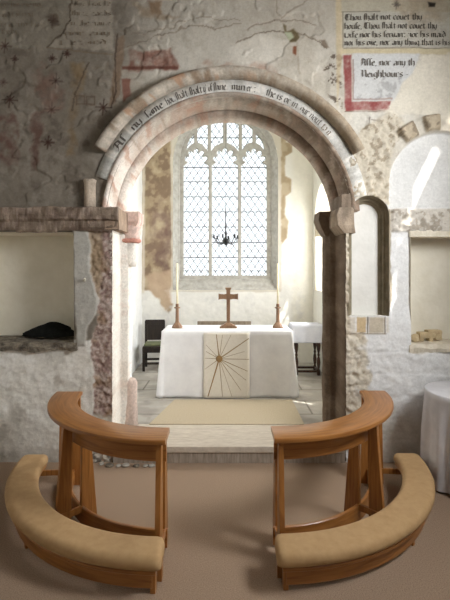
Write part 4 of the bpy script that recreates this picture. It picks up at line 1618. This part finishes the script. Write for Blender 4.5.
def drape(name, x0, x1, y0, y1, zt_, hem, mat, parent, per=240, rows=26, flare=.05, fold=.012, nf=17, cr=.035, cornerflare=.08, seed=1):
    """cloth over a rectangular top. hem(nx, ny, along) -> hanging length"""
    loop = []
    corners = [((x1 - cr, y0 + cr), -90), ((x1 - cr, y1 - cr), 0), ((x0 + cr, y1 - cr), 90), ((x0 + cr, y0 + cr), 180)]
    ext = []
    for i, ((cx, cy), a0) in enumerate(corners):
        for k in range(9):
            a = math.radians(a0 + 90 * k / 8)
            ext.append((cx + cr * math.cos(a), cy + cr * math.sin(a), math.cos(a), math.sin(a)))
        (nx2, ny2), b0 = corners[(i + 1) % 4]
        a = math.radians(a0 + 90)
        p0 = (cx + cr * math.cos(a), cy + cr * math.sin(a))
        p1 = (nx2 + cr * math.cos(a), ny2 + cr * math.sin(a))
        L = math.hypot(p1[0] - p0[0], p1[1] - p0[1])
        kk = max(2, int(L / 0.02))
        for k in range(1, kk):
            t = k / kk
            ext.append((p0[0] + (p1[0] - p0[0]) * t, p0[1] + (p1[1] - p0[1]) * t, math.cos(a), math.sin(a)))
    m = len(ext)
    verts, faces = [], []
    acc = 0
    dist = []
    for i in range(m):
        if i:
            acc += math.hypot(ext[i][0] - ext[i - 1][0], ext[i][1] - ext[i - 1][1])
        dist.append(acc)
    for j in range(rows + 1):
        t = j / rows
        for i, (x, y, nx_, ny_) in enumerate(ext):
            Lh = hem(x, y, nx_, ny_)
            diag = min(abs(nx_), abs(ny_)) * 1.414
            w = math.sin(dist[i] * nf + 2.5 * float(fbm(dist[i] * 1.5, 0, seed, 3))) + .6 * math.sin(dist[i] * nf * 1.73 + 1)
            o = flare * t ** 1.15 + cornerflare * diag * t + fold * w * t ** .9
            z = zt_ - Lh * t
            if j == 0:
                o = -.012
            elif j == 1:
                z = zt_ - .012
                o = 0.0
            verts.append((x + nx_ * o, y + ny_ * o, z))
    for j in range(rows):
        for i in range(m):
            k = (i + 1) % m
            faces.append((j * m + i, (j + 1) * m + i, (j + 1) * m + k, j * m + k))
    faces.append(tuple(range(m)))
    me = fix_normals(mesh_from(name, verts, faces))
    o = add_obj(name, me, mat, parent, True)
    sd = o.modifiers.new('thickness', 'SOLIDIFY')
    sd.thickness = 0.006
    sd.offset = -1
    return o


def altar_hem(x, y, nx_, ny_):
    full = ZA - ZF - .012
    if ny_ < -.95:
        return full
    if ny_ > .5:
        return .4
    t = max(0.0, min(1.0, (y - AY0) / .22))
    return full * (1 - t) + .52 * t


cl = drape('tablecloth', AX0, AX1, AY0, AY1, ZA, altar_hem, M['linen'], altar, flare=.03, fold=.010, nf=9, cornerflare=.08, seed=3)
bm = bmesh.new()
bm_box(bm, AX0 + .03, AX1 - .03, AY0 + .04, AY1 - .03, ZA - .06, ZA - .008, .004)
add_obj('tabletop', bm_mesh('tabletop', bm), M['brown_wood'], altar)
for sx in (AX0 + .1, AX1 - .1):
    for sy in (AY0 + .1, AY1 - .1):
        box('leg', sx - .04, sx + .04, sy - .04, sy + .04, ZF, ZA - .06, M['brown_wood'], altar, .004)

# frontal panel with an embroidered star
fro = thing('altar_frontal', 'natural linen frontal with a brown embroidered star hanging down the front of the altar', 'frontal', (0, 0, 0))
fx0, _, _ = P(203.5, 340, 6.07)
fx1, _, _ = P(249.5, 340, 6.07)
ftop, fbot = ZA + .004, P(0, 397.5, 6.06)[2]


def front_y(z):
    t = max(0.0, (ZA - z) / (ZA - ZF))
    return AY0 - .014 - .030 * t ** 1.15 - .018 * t


verts, faces = [], []
rowz = [(front_y(z) - .004, z) for z in np.linspace(ZA - .022, fbot, 28)]
nxp = 14
for (y, z) in rowz:
    for i in range(nxp + 1):
        verts.append((fx0 + (fx1 - fx0) * i / nxp, y, z))
for j in range(len(rowz) - 1):
    for i in range(nxp):
        b = j * (nxp + 1) + i
        faces.append((b, b + nxp + 1, b + nxp + 2, b + 1))
pn = add_obj('panel', mesh_from('panel', verts, faces), M['panel_linen'], fro, True)
sd = pn.modifiers.new('thickness', 'SOLIDIFY')
sd.thickness = .004
sd.offset = 1


def fpt(px, py):
    X, _, Z = P(px, py, 6.06)
    return X, Z


def ray(name, a, b, w, mat):
    (ax, az), (bx, bz) = fpt(*a), fpt(*b)
    L = math.hypot(bx - ax, bz - az)
    ux, uz = (bx - ax) / L, (bz - az) / L
    nx_, nz_ = -uz, ux
    verts, faces = [], []
    n_ = 16
    for k in range(n_ + 1):
        t = k / n_
        ww = w * (1.0 - .35 * t)
        for s_ in (-1, 1):
            x, z = ax + (bx - ax) * t + nx_ * ww * s_, az + (bz - az) * t + nz_ * ww * s_
            verts.append((x, front_y(z) - .0105, z))
    for k in range(n_):
        faces.append((2 * k, 2 * k + 1, 2 * k + 3, 2 * k + 2))
    return add_obj(name, mesh_from(name, verts, faces), mat, fro)


C0 = (219.2, 358.8)
for (q, w, mt) in [((216.3, 334.5), .0075, 'gold_thread'), ((222.5, 335), .0045, 'thread'), ((231, 335), .0035, 'thread'), ((248.8, 338.6), .0085, 'thread'),
                   ((244.5, 351.5), .0035, 'thread'), ((249, 359.3), .0055, 'thread'), ((247.5, 371), .006, 'thread'), ((246, 380), .0045, 'thread'), ((241, 390), .0045, 'thread'),
                   ((232, 396), .0035, 'thread'), ((222.5, 396), .0055, 'thread'), ((208, 396), .010, 'gold_thread'), ((205, 369), .0045, 'thread'), ((205, 358.2), .0045, 'thread'), ((206, 351.5), .0045, 'thread'), ((206, 345), .0035, 'thread')]:
    ray('embroidered_ray', C0, q, w, M[mt])
cx, cz = fpt(*C0)
verts = [(cx, front_y(cz) - .016, cz)] + [(cx + .047 * math.cos(a), front_y(cz + .047 * math.sin(a)) - .0115, cz + .047 * math.sin(a)) for a in [2 * PI * k / 20 for k in range(20)]]
add_obj('embroidered_disc', mesh_from('embroidered_disc', verts, [(0, 1 + k, 1 + (k + 1) % 20) for k in range(20)]), M['gold_thread'], fro)

# altar cross
YCR = 6.42
cxx = P(228.3, 0, YCR)[0]
cro = thing('altar_cross', 'brown wooden cross on a stepped foot in the middle of the altar', 'cross', (cxx, YCR, ZA + .001))
bm = bmesh.new()
for (hw, z0_, z1_) in ((.128, 0, .022), (.105, .022, .04)):
    bm_box(bm, -hw, hw, -.075 * hw / .128, .075 * hw / .128, z0_, z1_, .003)
a = [bm.verts.new(p) for p in [(-.085, -.05, .04), (.085, -.05, .04), (.085, .05, .04), (-.085, .05, .04)]]
b = [bm.verts.new(p) for p in [(-.032, -.022, .075), (.032, -.022, .075), (.032, .022, .075), (-.032, .022, .075)]]
bm.faces.new(a)
bm.faces.new(b)
for i in range(4):
    bm.faces.new([a[i], a[(i + 1) % 4], b[(i + 1) % 4], b[i]])
add_obj('foot', bm_mesh('foot', bm), M['brown_wood'], cro)
zc = .465
HT = .60
prof = [(-.026, .07), (-.024, zc - .04), (-.07, zc - .034), (-.13, zc - .036), (-.146, zc - .05), (-.146, zc + .05), (-.13, zc + .036), (-.07, zc + .034), (-.026, zc + .036),
        (-.026, HT - .04), (-.044, HT - .015), (-.044, HT), (.044, HT), (.044, HT - .015), (.026, HT - .04), (.026, zc + .036), (.07, zc + .034), (.13, zc + .036), (.146, zc + .05),
        (.146, zc - .05), (.13, zc - .036), (.07, zc - .034), (.024, zc - .04), (.026, .07)]
bm = bmesh.new()
bm_prism(bm, [(x, -.018, z) for (x, z) in prof], (0, .036, 0), 0.003)
add_obj('shaft', bm_mesh('shaft', bm), M['brown_wood'], cro)

# candlesticks
for (px, lab) in ((177.2, 'wooden candlestick at the left end of the altar, left of the cross'), (277.8, 'wooden candlestick at the right end of the altar, right of the cross')):
    x = P(px, 0, YCR)[0]
    t = thing('candlestick', lab, 'candlestick', (x, YCR, ZA + .001), 0, 'altar candlesticks')
    bm = bmesh.new()
    n4 = [(.082, 0), (.082, .015), (.074, .03), (.032, .085), (.027, .11), (.024, .29), (.027, .30)]
    prev = None
    for (r, z) in n4:
        ringv = [bm.verts.new((r * math.cos(PI / 8 + k * PI / 4), r * math.sin(PI / 8 + k * PI / 4), z)) for k in range(8)]
        if prev:
            for k in range(8):
                bm.faces.new([prev[k], prev[(k + 1) % 8], ringv[(k + 1) % 8], ringv[k]])
        else:
            bm.faces.new(ringv)
        prev = ringv
    bm.faces.new(prev)
    add_obj('stem', bm_mesh('stem', bm), M['brown_wood'], t)
    lathe('drip_pan', [(.02, .285), (.045, .292), (.048, .305), (.03, .312)], M['brown_wood'], t, n=16)
    lathe('socket', [(.022, .31), (.024, .35), (.021, .36)], M['brown_wood'], t, n=16)
    c = thing('candle', ('tall thin cream candle in the left candlestick' if px < 200 else 'tall thin cream candle in the right candlestick'), 'candle', (x, YCR, ZA + .36), 0, 'altar candles')
    lathe('wax', [(.016, 0), (.015, .3), (.0145, .595), (.008, .605)], M['wax'], c, n=12)
    tube('wick', [(0, 0, .60), (.002, 0, .612), (.004, 0, .622)], .0016, M['iron'], c, 5)

# low wooden gradine behind the cross
xa, xb = P(197.5, 0, 6.84)[0], P(251, 0, 6.84)[0]
gd = thing('shelf_board', 'low brown wooden board standing behind the altar cross', 'board', ((xa + xb) / 2, 6.84, ZF))
w_ = (xb - xa) / 2
box('board', -w_, w_, -.03, .03, ZA - ZF - .02, ZA - ZF + .05, M['grey_wood'], gd, .004)
for sx in (-w_ + .06, w_ - .06):
    box('post', sx - .03, sx + .03, -.025, .025, 0, ZA - ZF - .02, M['brown_wood'], gd, .003)

# ------------------------------------------------------------------ chandelier
YCH = 7.2
cx, _, cz = P(225.8, 241, YCH)
ch = thing('chandelier', 'small black iron chandelier hanging on a thin rod before the window', 'chandelier', (cx, YCH, cz))
tube('rod', [(0, 0, .2), (0, 0, 5.10 - cz)], .003, M['iron'], ch, 6)
lathe('stem', [(.008, .0), (.02, .04), (.012, .09), (.022, .13), (.010, .18), (.014, .22), (.009, .30), (.008, .55), (.004, .58)], M['iron'], ch, n=12)
lathe('ball', [(.004, -.075), (.02, -.065), (.05, -.03), (.055, 0), (.045, .03), (.015, .05)], M['iron'], ch, n=14)
for k in range(6):
    a = 2 * PI * k / 6 + .28
    ca, sa = math.cos(a), math.sin(a)
    pts = []
    for q in range(13):
        t = q / 12
        r = .03 + .175 * t
        z = .0 - .055 * math.sin(PI * min(1, t * 1.25)) + .05 * max(0, t - .55) / .45
        pts.append((r * ca, r * sa, z))
    ar = tube('arm', pts, .008, M['iron'], ch, 6)
    lathe('candle_cup', [(.004, .04), (.026, .05), (.028, .056), (.013, .06), (.016, .10), (.011, .105)], M['iron'], ar, (pts[-1][0], pts[-1][1], 0), 10)

# ------------------------------------------------------------------ dark chair (left, behind the altar)
cxh, cyh = -1.30, 7.88
chair = thing('chair', 'dark oak chair with a pale green seat pad by the left chancel wall', 'chair', (cxh, cyh, ZF), math.radians(4))
W, D = .165, .19
for (sx, sy) in ((-1, -1), (1, -1)):
    bm = bmesh.new()
    bm_box(bm, sx * W - .022, sx * W + .022, -D - .022, -D + .022, 0, .42, .004)
    add_obj('leg', bm_mesh('leg', bm), M['black_wood'], chair)
for sx in (-1, 1):
    box('back_post', sx * W - .022, sx * W + .022, D - .022, D + .022, 0, .86, M['black_wood'], chair, .004)
box('seat', -W - .02, W + .02, -D - .03, D, .40, .44, M['black_wood'], chair, .006)
bm = bmesh.new()
bm_box(bm, -W + .005, W - .005, -D - .01, D - .04, .445, .485, .016)
add_obj('seat_pad', bm_mesh('seat_pad', bm), M['green_cushion'], chair)['label'] = 'pale green seat pad'
box('back_panel', -W + .022, W - .022, D - .012, D + .012, .50, .80, M['black_wood'], chair, .003)
box('top_rail', -W - .015, W + .015, D - .022, D + .022, .79, .88, M['black_wood'], chair, .01)
for y in (-D, D):
    box('stretcher', -W, W, y - .012, y + .012, .12, .16, M['black_wood'], chair, .003)
for sx in (-1, 1):
    box('stretcher', sx * W - .012, sx * W + .012, -D, D, .09, .13, M['black_wood'], chair, .003)
    box('apron', sx * W - .012, sx * W + .012, -D, D, .33, .40, M['black_wood'], chair, .003)
box('apron', -W, W, -D - .012, -D + .012, .33, .40, M['black_wood'], chair, .003)

# ------------------------------------------------------------------ credence table (right)
tcx, tcy = 1.42, 7.55
cred = thing('credence_table', 'small dark table with turned legs by the right chancel wall', 'table', (tcx, tcy, ZF))
TH = .86
box('tabletop', -.25, .25, -.2, .2, TH - .03, TH, M['turned_wood'], cred, .004)
legp = [(.026, 0), (.03, .02), (.03, .09), (.018, .11), (.026, .16), (.034, .22), (.026, .29), (.016, .32), (.024, .35), (.016, .38), (.03, .45), (.036, .52), (.024, .58), (.016, .62), (.03, .66), (.03, TH - .03)]
for (sx, sy) in ((-1, -1), (1, -1), (-1, 1), (1, 1)):
    lathe('leg', legp, M['turned_wood'], cred, (sx * .19, sy * .15, 0), 14)
for sy in (-1, 1):
    box('stretcher', -.19, .19, sy * .15 - .016, sy * .15 + .016, .05, .085, M['turned_wood'], cred, .003)
for sx in (-1, 1):
    box('stretcher', sx * .19 - .016, sx * .19 + .016, -.15, .15, .05, .085, M['turned_wood'], cred, .003)
cc = drape('tablecloth', tcx - .265, tcx + .265, tcy - .215, tcy + .215, ZF + TH + .008, lambda x, y, a, b: .30 if abs(b) > .5 else .36, M['blue_linen'], None, rows=14, flare=.02, fold=.006, nf=22, cr=.02, cornerflare=.05, seed=9)
tag(cc, 'short white cloth over the small dark table by the right chancel wall', 'tablecloth')

# ------------------------------------------------------------------ round table in the nave (right)
RX, RY = 2.252, 3.985
rtab = thing('side_table', 'round side table under a floor length greyish white cloth at the right edge', 'table', (RX, RY, 0))
lathe('pedestal', [(.18, 0), (.18, .02), (.04, .06), (.035, .80), (.1, .83)], M['turned_wood'], rtab, n=20)
lathe('tabletop', [(.36, .825), (.365, .84), (.36, .855)], M['turned_wood'], rtab, n=40)
verts, faces = [], []
n_ = 160
rows = 26
for j in range(rows + 1):
    t = j / rows
    for i in range(n_):
        a = 2 * PI * i / n_
        w = math.sin(a * 11 + 1.2 * math.sin(a * 2)) + .5 * math.sin(a * 19 + 2)
        r = .362 + .028 * t + (.019 * w) * min(1.0, t * 2.2)
        z = .862 - (.862 - .02) * t
        if j == 0:
            r = .355
        elif j == 1:
            r = .37
            z = .852
        verts.append((r * math.cos(a), r * math.sin(a), z))
for j in range(rows):
    for i in range(n_):
        k = (i + 1) % n_
        faces.append((j * n_ + i, (j + 1) * n_ + i, (j + 1) * n_ + k, j * n_ + k))
faces.append(tuple(range(n_)))
cl2 = add_obj('tablecloth', fix_normals(mesh_from('tablecloth', verts, faces)), M['grey_linen'], rtab, True)
cl2['label'] = 'greyish white cloth falling in folds to the floor'

# ------------------------------------------------------------------ prayer desks (curved kneelers)
def board_radial(name, th, rb, rt, z0, z1, thick, mat, parent, mirror):
    """tapered board standing in a radial plane"""
    c, s_ = math.cos(th), math.sin(th)
    pts = [(rb[0], z0), (rb[1], z0), (rt[1], z1), (rt[0], z1)]
    tx, ty = -s_ * thick / 2, c * thick / 2
    bm = bmesh.new()
    bm_prism(bm, [(mirror * (r * c - tx), r * s_ - ty, z) for (r, z) in pts], (mirror * 2 * tx, 2 * ty, 0), 0.004)
    me = bm_mesh(name, bm)
    uvl = me.uv_layers.new(name='UVMap')
    off = random.uniform(0, 5)
    for lp, u in zip(me.loops, uvl.data):
        co = me.vertices[lp.vertex_index].co
        u.uv = (co.z * 1.0 + off, math.hypot(co.x, co.y) + .3 * math.atan2(co.y, co.x * mirror) + off)
    return add_obj(name, me, mat, parent)


def sweep_obj(name, prof, a0, a1, n, mat, parent, mirror):
    v, f, uv = arc_sweep(prof, a0, a1, n, (0, 0), False, mirror)
    return add_obj(name, fix_normals(mesh_from(name, v, f, uv)), mat, parent)


def smooth_by_angle(me, ang=35):
    bm = bmesh.new()
    bm.from_mesh(me)
    for e in bm.edges:
        if len(e.link_faces) == 2 and e.calc_face_angle(0) > math.radians(ang):
            e.smooth = False
    for f in bm.faces:
        f.smooth = True
    bm.to_mesh(me)
    bm.free()


def prayer_desk(cx, cy, mirror, label):
    t = thing('prayer_desk', label, 'prayer desk', (cx, cy, 0), 0, 'curved oak prayer desks')
    oak = M['oak']
    A0, A1 = math.radians(181), math.radians(270)
    o = sweep_obj('desk_top', rounded_rect(.935, 1.178, .806, .842, .008, 2), A0, A1, 60, oak, t, mirror)
    smooth_by_angle(o.data)
    o = sweep_obj('apron', rounded_rect(1.035, 1.06, .645, .806, .004, 1), math.radians(184), math.radians(269.5), 60, oak, t, mirror)
    smooth_by_angle(o.data)
    o = sweep_obj('lower_rail', rounded_rect(.985, 1.012, .012, .145, .006, 1), math.radians(183), math.radians(269.5), 60, oak, t, mirror)
    smooth_by_angle(o.data)
    for k, th in enumerate((math.radians(184.5), math.radians(224), math.radians(267.6))):
        ro = (1.09, 1.215) if k else (1.035, 1.135)
        board_radial('leg', th, ro, (1.08, 1.15) if k else (1.065, 1.12), 0.0, .805, .036, oak, t, mirror)
        board_radial('leg', th, (.875, 1.01) if k else (.93, 1.02), (.94, 1.0), 0.0, .805, .036, oak, t, mirror)
        board_radial('stretcher', th + .012, (1.0, 1.42), (1.0, 1.42), .10, .148, .024, oak, t, mirror)
    # cushion with rounded cross section and rounded ends
    prof = rounded_rect(1.245, 1.492, .165, .262, .045, 5)
    verts, faces = [], []
    m = len(prof)
    cr, chh = 1.3685, .205
    a0, a1 = math.radians(180.5), math.radians(270.5)
    n = 80
    inset = [(0, .74), (.006, .86), (.016, .93), (.03, .975), (.05, 1.0)]
    stations = [(a0 + d / 1.37, s_) for (d, s_) in inset] + [(a0 + (a1 - a0) * k / n, 1.0) for k in range(4, n - 3)] + [(a1 - d / 1.37, s_) for (d, s_) in inset[::-1]]
    uvs = []
    for (a, s_) in stations:
        for i, (r, z) in enumerate(prof):
            w = float(fbm(a * 5, i * .3, 401, 3)) * .006
            rr = cr + (r - cr) * s_ + w
            zz = .165 + (z - .165) * s_ + w * (1 if z > .2 else 0)
            verts.append((mirror * rr * math.cos(a), rr * math.sin(a), zz))
            uvs.append((a, i * .02))
    ns = len(stations)
    for j in range(ns - 1):
        for i in range(m):
            k = (i + 1) % m
            faces.append((j * m + i, j * m + k, (j + 1) * m + k, (j + 1) * m + i))
    faces.append(tuple(range(m)))
    faces.append(tuple((ns - 1) * m + i for i in range(m)))
    o = add_obj('kneeling_cushion', fix_normals(mesh_from('kneeling_cushion', verts, faces, uvs)), M['cushion'], t, True)
    o['label'] = 'long curved tan kneeling cushion'
    o = sweep_obj('cushion_board', rounded_rect(1.265, 1.47, .143, .166, .004, 1), math.radians(181.5), math.radians(269.3), 60, oak, t, mirror)
    smooth_by_angle(o.data)
    o = sweep_obj('cushion_rail', rounded_rect(1.405, 1.43, .035, .143, .004, 1), math.radians(183), math.radians(268.2), 60, oak, t, mirror)
    smooth_by_angle(o.data)
    for th in (math.radians(184), math.radians(224), math.radians(268.3)):
        board_radial('foot', th, (1.375, 1.425), (1.375, 1.425), 0, .145, .032, oak, t, mirror)
    board_radial('foot', math.radians(269.3), (1.27, 1.32), (1.27, 1.32), 0, .145, .03, oak, t, mirror)
    return t


prayer_desk(-.40, 4.05, 1, 'curved oak prayer desk with tan kneeling cushion on the left side of the step')
prayer_desk(.335, 4.08, -1, 'curved oak prayer desk with tan kneeling cushion on the right side of the step')

# ------------------------------------------------------------------ small things in the recesses
hx, hy_, hz = P(60, 336, 4.70)
verts, faces = [], []
nu_, nv_ = 48, 20
for j in range(nv_ + 1):
    ph = PI / 2 * j / nv_
    for i in range(nu_):
        a = 2 * PI * i / nu_
        q = 1 + .22 * float(fbm(a * 1.6, ph * 3, 411, 4)) * 2
        x = .25 * math.cos(a) * math.cos(ph) * q
        if x < 0:
            x *= 1.25
        hgt = .16 * math.sin(ph) * (1 + .6 * float(fbm(x * 6, 3, 413, 3)))
        y = .09 * math.sin(a) * math.cos(ph) * q
        hgt *= 1.0 - max(0.0, -x) * 1.5
        verts.append((x, y, max(0, hgt)))
for j in range(nv_):
    for i in range(nu_):
        k = (i + 1) % nu_
        faces.append((j * nu_ + i, j * nu_ + k, (j + 1) * nu_ + k, (j + 1) * nu_ + i))
bc = add_obj('folded_cloth', fix_normals(mesh_from('folded_cloth', verts, faces)), M['black_cloth'], None, True)
bc.location = (-1.89, 4.68, 1.262)
tag(bc, 'crumpled black cloth lying on the sill of the left recess', 'cloth')

# metal hook on the grey plaster strip
hk = P(85, 280, YW)
hook = thing('wall_hook', 'small pale metal hook on the grey plaster beside the left recess', 'hook', (hk[0], YW - .016, hk[2]))
lathe('plate', [(.018, 0), (.018, .006), (.012, .01)], M['brass'], hook, n=14)
for o in list(hook.children):
    o.rotation_euler = (PI / 2, 0, 0)
tube('arm', [(0, -.008, 0), (0, -.03, -.002), (.012, -.045, .0), (.022, -.045, .02)], [.007, .007, .008, .009], M['brass'], hook, 8)


def rock(name, loc, size, seed, label, mat):
    bm = bmesh.new()
    bmesh.ops.create_icosphere(bm, subdivisions=3, radius=1)
    for v in bm.verts:
        n = 1 + float(fbm(v.co.x * 1.5 + 3 * v.co.z, v.co.y * 1.5 + 7, seed, 4)) * .7
        v.co = Vector((v.co.x * size[0] * n, v.co.y * size[1] * n, max(-.62, v.co.z) * size[2] * n))
    mz = min(v.co.z for v in bm.verts)
    for v in bm.verts:
        v.co.z -= mz
    o = add_obj(name, bm_mesh(name, bm), mat, None, True)
    o.location = loc
    return tag(o, label, 'stone')


zs_ = 1.218
rock('loose_stone', (P(414.5, 0, 4.56)[0], 4.56, zs_), (.05, .05, .05), 421, 'small rounded stone at the left on the sill of the right recess', M['buff_stone'])
# carved fragment: a block on two stubby feet
cf = thing('carved_fragment', 'carved pale stone fragment with stubby feet on the sill of the right recess', 'stone', (P(428.5, 0, 4.60)[0], 4.60, zs_))
bm = bmesh.new()
bm_box(bm, -.115, .06, -.05, .05, .035, .10, .02)
bm_box(bm, -.03, .13, -.045, .045, .075, .125, .02)
for x in (-.09, .012):
    bm_box(bm, x - .024, x + .024, -.04, .04, 0, .05, .012)
bm_box(bm, .06, .125, -.045, .045, .02, .09, .015)
for v in bm.verts:
    v.co += Vector((1, 1, 1)) * float(fbm(v.co.x * 20, v.co.z * 20 + v.co.y * 9, 423, 3)) * .012
add_obj('block', bm_mesh('block', bm), M['buff_stone'], cf)
k = 0
for (px, s_) in ((101, .022), (110, .03), (119, .02), (126, .032), (137, .025), (146, .02), (152, .026)):
    x = P(px, 0, 4.36)[0]
    if x > XC - 1.22:
        y = 4.335
    else:
        y = 4.375
    o = rock('rubble_stone', (x, y, 0.0), (s_ * 1.3, .03, s_ * .55), 431 + k, 'small pale rubble stone at the foot of the left jamb', M['dark_stone'] if k % 3 == 1 else M['grey_stone'])
    o['group'] = 'rubble at the foot of the left jamb'
    k += 1

# ------------------------------------------------------------------ light
def area(name, loc, rot, sx, sy, power, color=(1, 1, 1), spread=180):
    l = bpy.data.lights.new(name, 'AREA')
    l.shape = 'RECTANGLE'
    l.size, l.size_y = sx, sy
    l.energy = power
    l.color = color
    l.spread = math.radians(spread)
    o = bpy.data.objects.new(name, l)
    COL.objects.link(o)
    o.location = loc
    o.rotation_euler = rot
    return o


R90 = PI / 2
DAY = (0.97, 0.985, 1.0)
COOL = (0.93, 0.965, 1.0)
# daylight entering by the nave window on the right (pane side)
o = area('daylight_nave_south', (2.92, 2.25, 3.45), (0, 0, 0), 1.0, 1.7, 152, DAY, 140)
o.rotation_euler = Vector((-.88, .42, -.22)).to_track_quat('-Z', 'Z').to_euler()
area('daylight_nave_south_west', (3.04, -.4, 3.45), (0, R90, 0), 1.8, 1.3, 22, DAY)
# daylight from the windows at the west end, behind the camera
area('daylight_nave_west', (0.6, -3.4, 2.6), (R90, 0, 0), 2.4, 1.8, 4, DAY)
# chancel side windows
area('daylight_chancel_mid', (XR + .33, 6.25, 2.55), (0, R90, 0), 1.4, .9, 110, DAY)
area('daylight_chancel_side', (XR + .41, 7.62, 2.55), (0, R90, 0), 1.6, 1.05, 42, DAY)
# sky through the east window
area('daylight_east', (0.0, YT + .25, 2.9), (-R90, 0, 0), 1.6, 2.2, 40, COOL)

sun = bpy.data.lights.new('sun', 'SUN')
sun.energy = 11.0
sun.angle = math.radians(0.6)
sun.color = (1.0, 0.96, 0.9)
so = bpy.data.objects.new('sun', sun)
COL.objects.link(so)
so.rotation_euler = Vector((-.42, .24, -.875)).to_track_quat('-Z', 'Y').to_euler()

w = bpy.data.worlds.new('sky')
SC.world = w
w.use_nodes = True
bg = w.node_tree.nodes['Background']
bg.inputs['Color'].default_value = (0.93, 0.96, 1.0, 1)
bg.inputs['Strength'].default_value = 1.8

# ------------------------------------------------------------------ camera and output look
cam = bpy.data.cameras.new('camera')
cam.sensor_width = 36
cam.sensor_fit = 'AUTO'
cam.lens = F / 600.0 * 36
cam.shift_x = 0
cam.shift_y = -(300 - HY) / 600.0
cam.clip_start = 0.05
co_ = bpy.data.objects.new('camera', cam)
COL.objects.link(co_)
co_.location = (0, 0, CZ)
co_.rotation_euler = (R90, 0, 0)
SC.camera = co_
SC.view_settings.view_transform = 'Standard'
SC.view_settings.look = 'None'
SC.view_settings.gamma = 1
SC.view_settings.use_curve_mapping = False
SC.view_settings.exposure = 0.0
SC.cycles.use_denoising = True
SC.cycles.max_bounces = 10
SC.cycles.diffuse_bounces = 6
SC.cycles.transparent_max_bounces = 12
SC.cycles.sample_clamp_indirect = 6
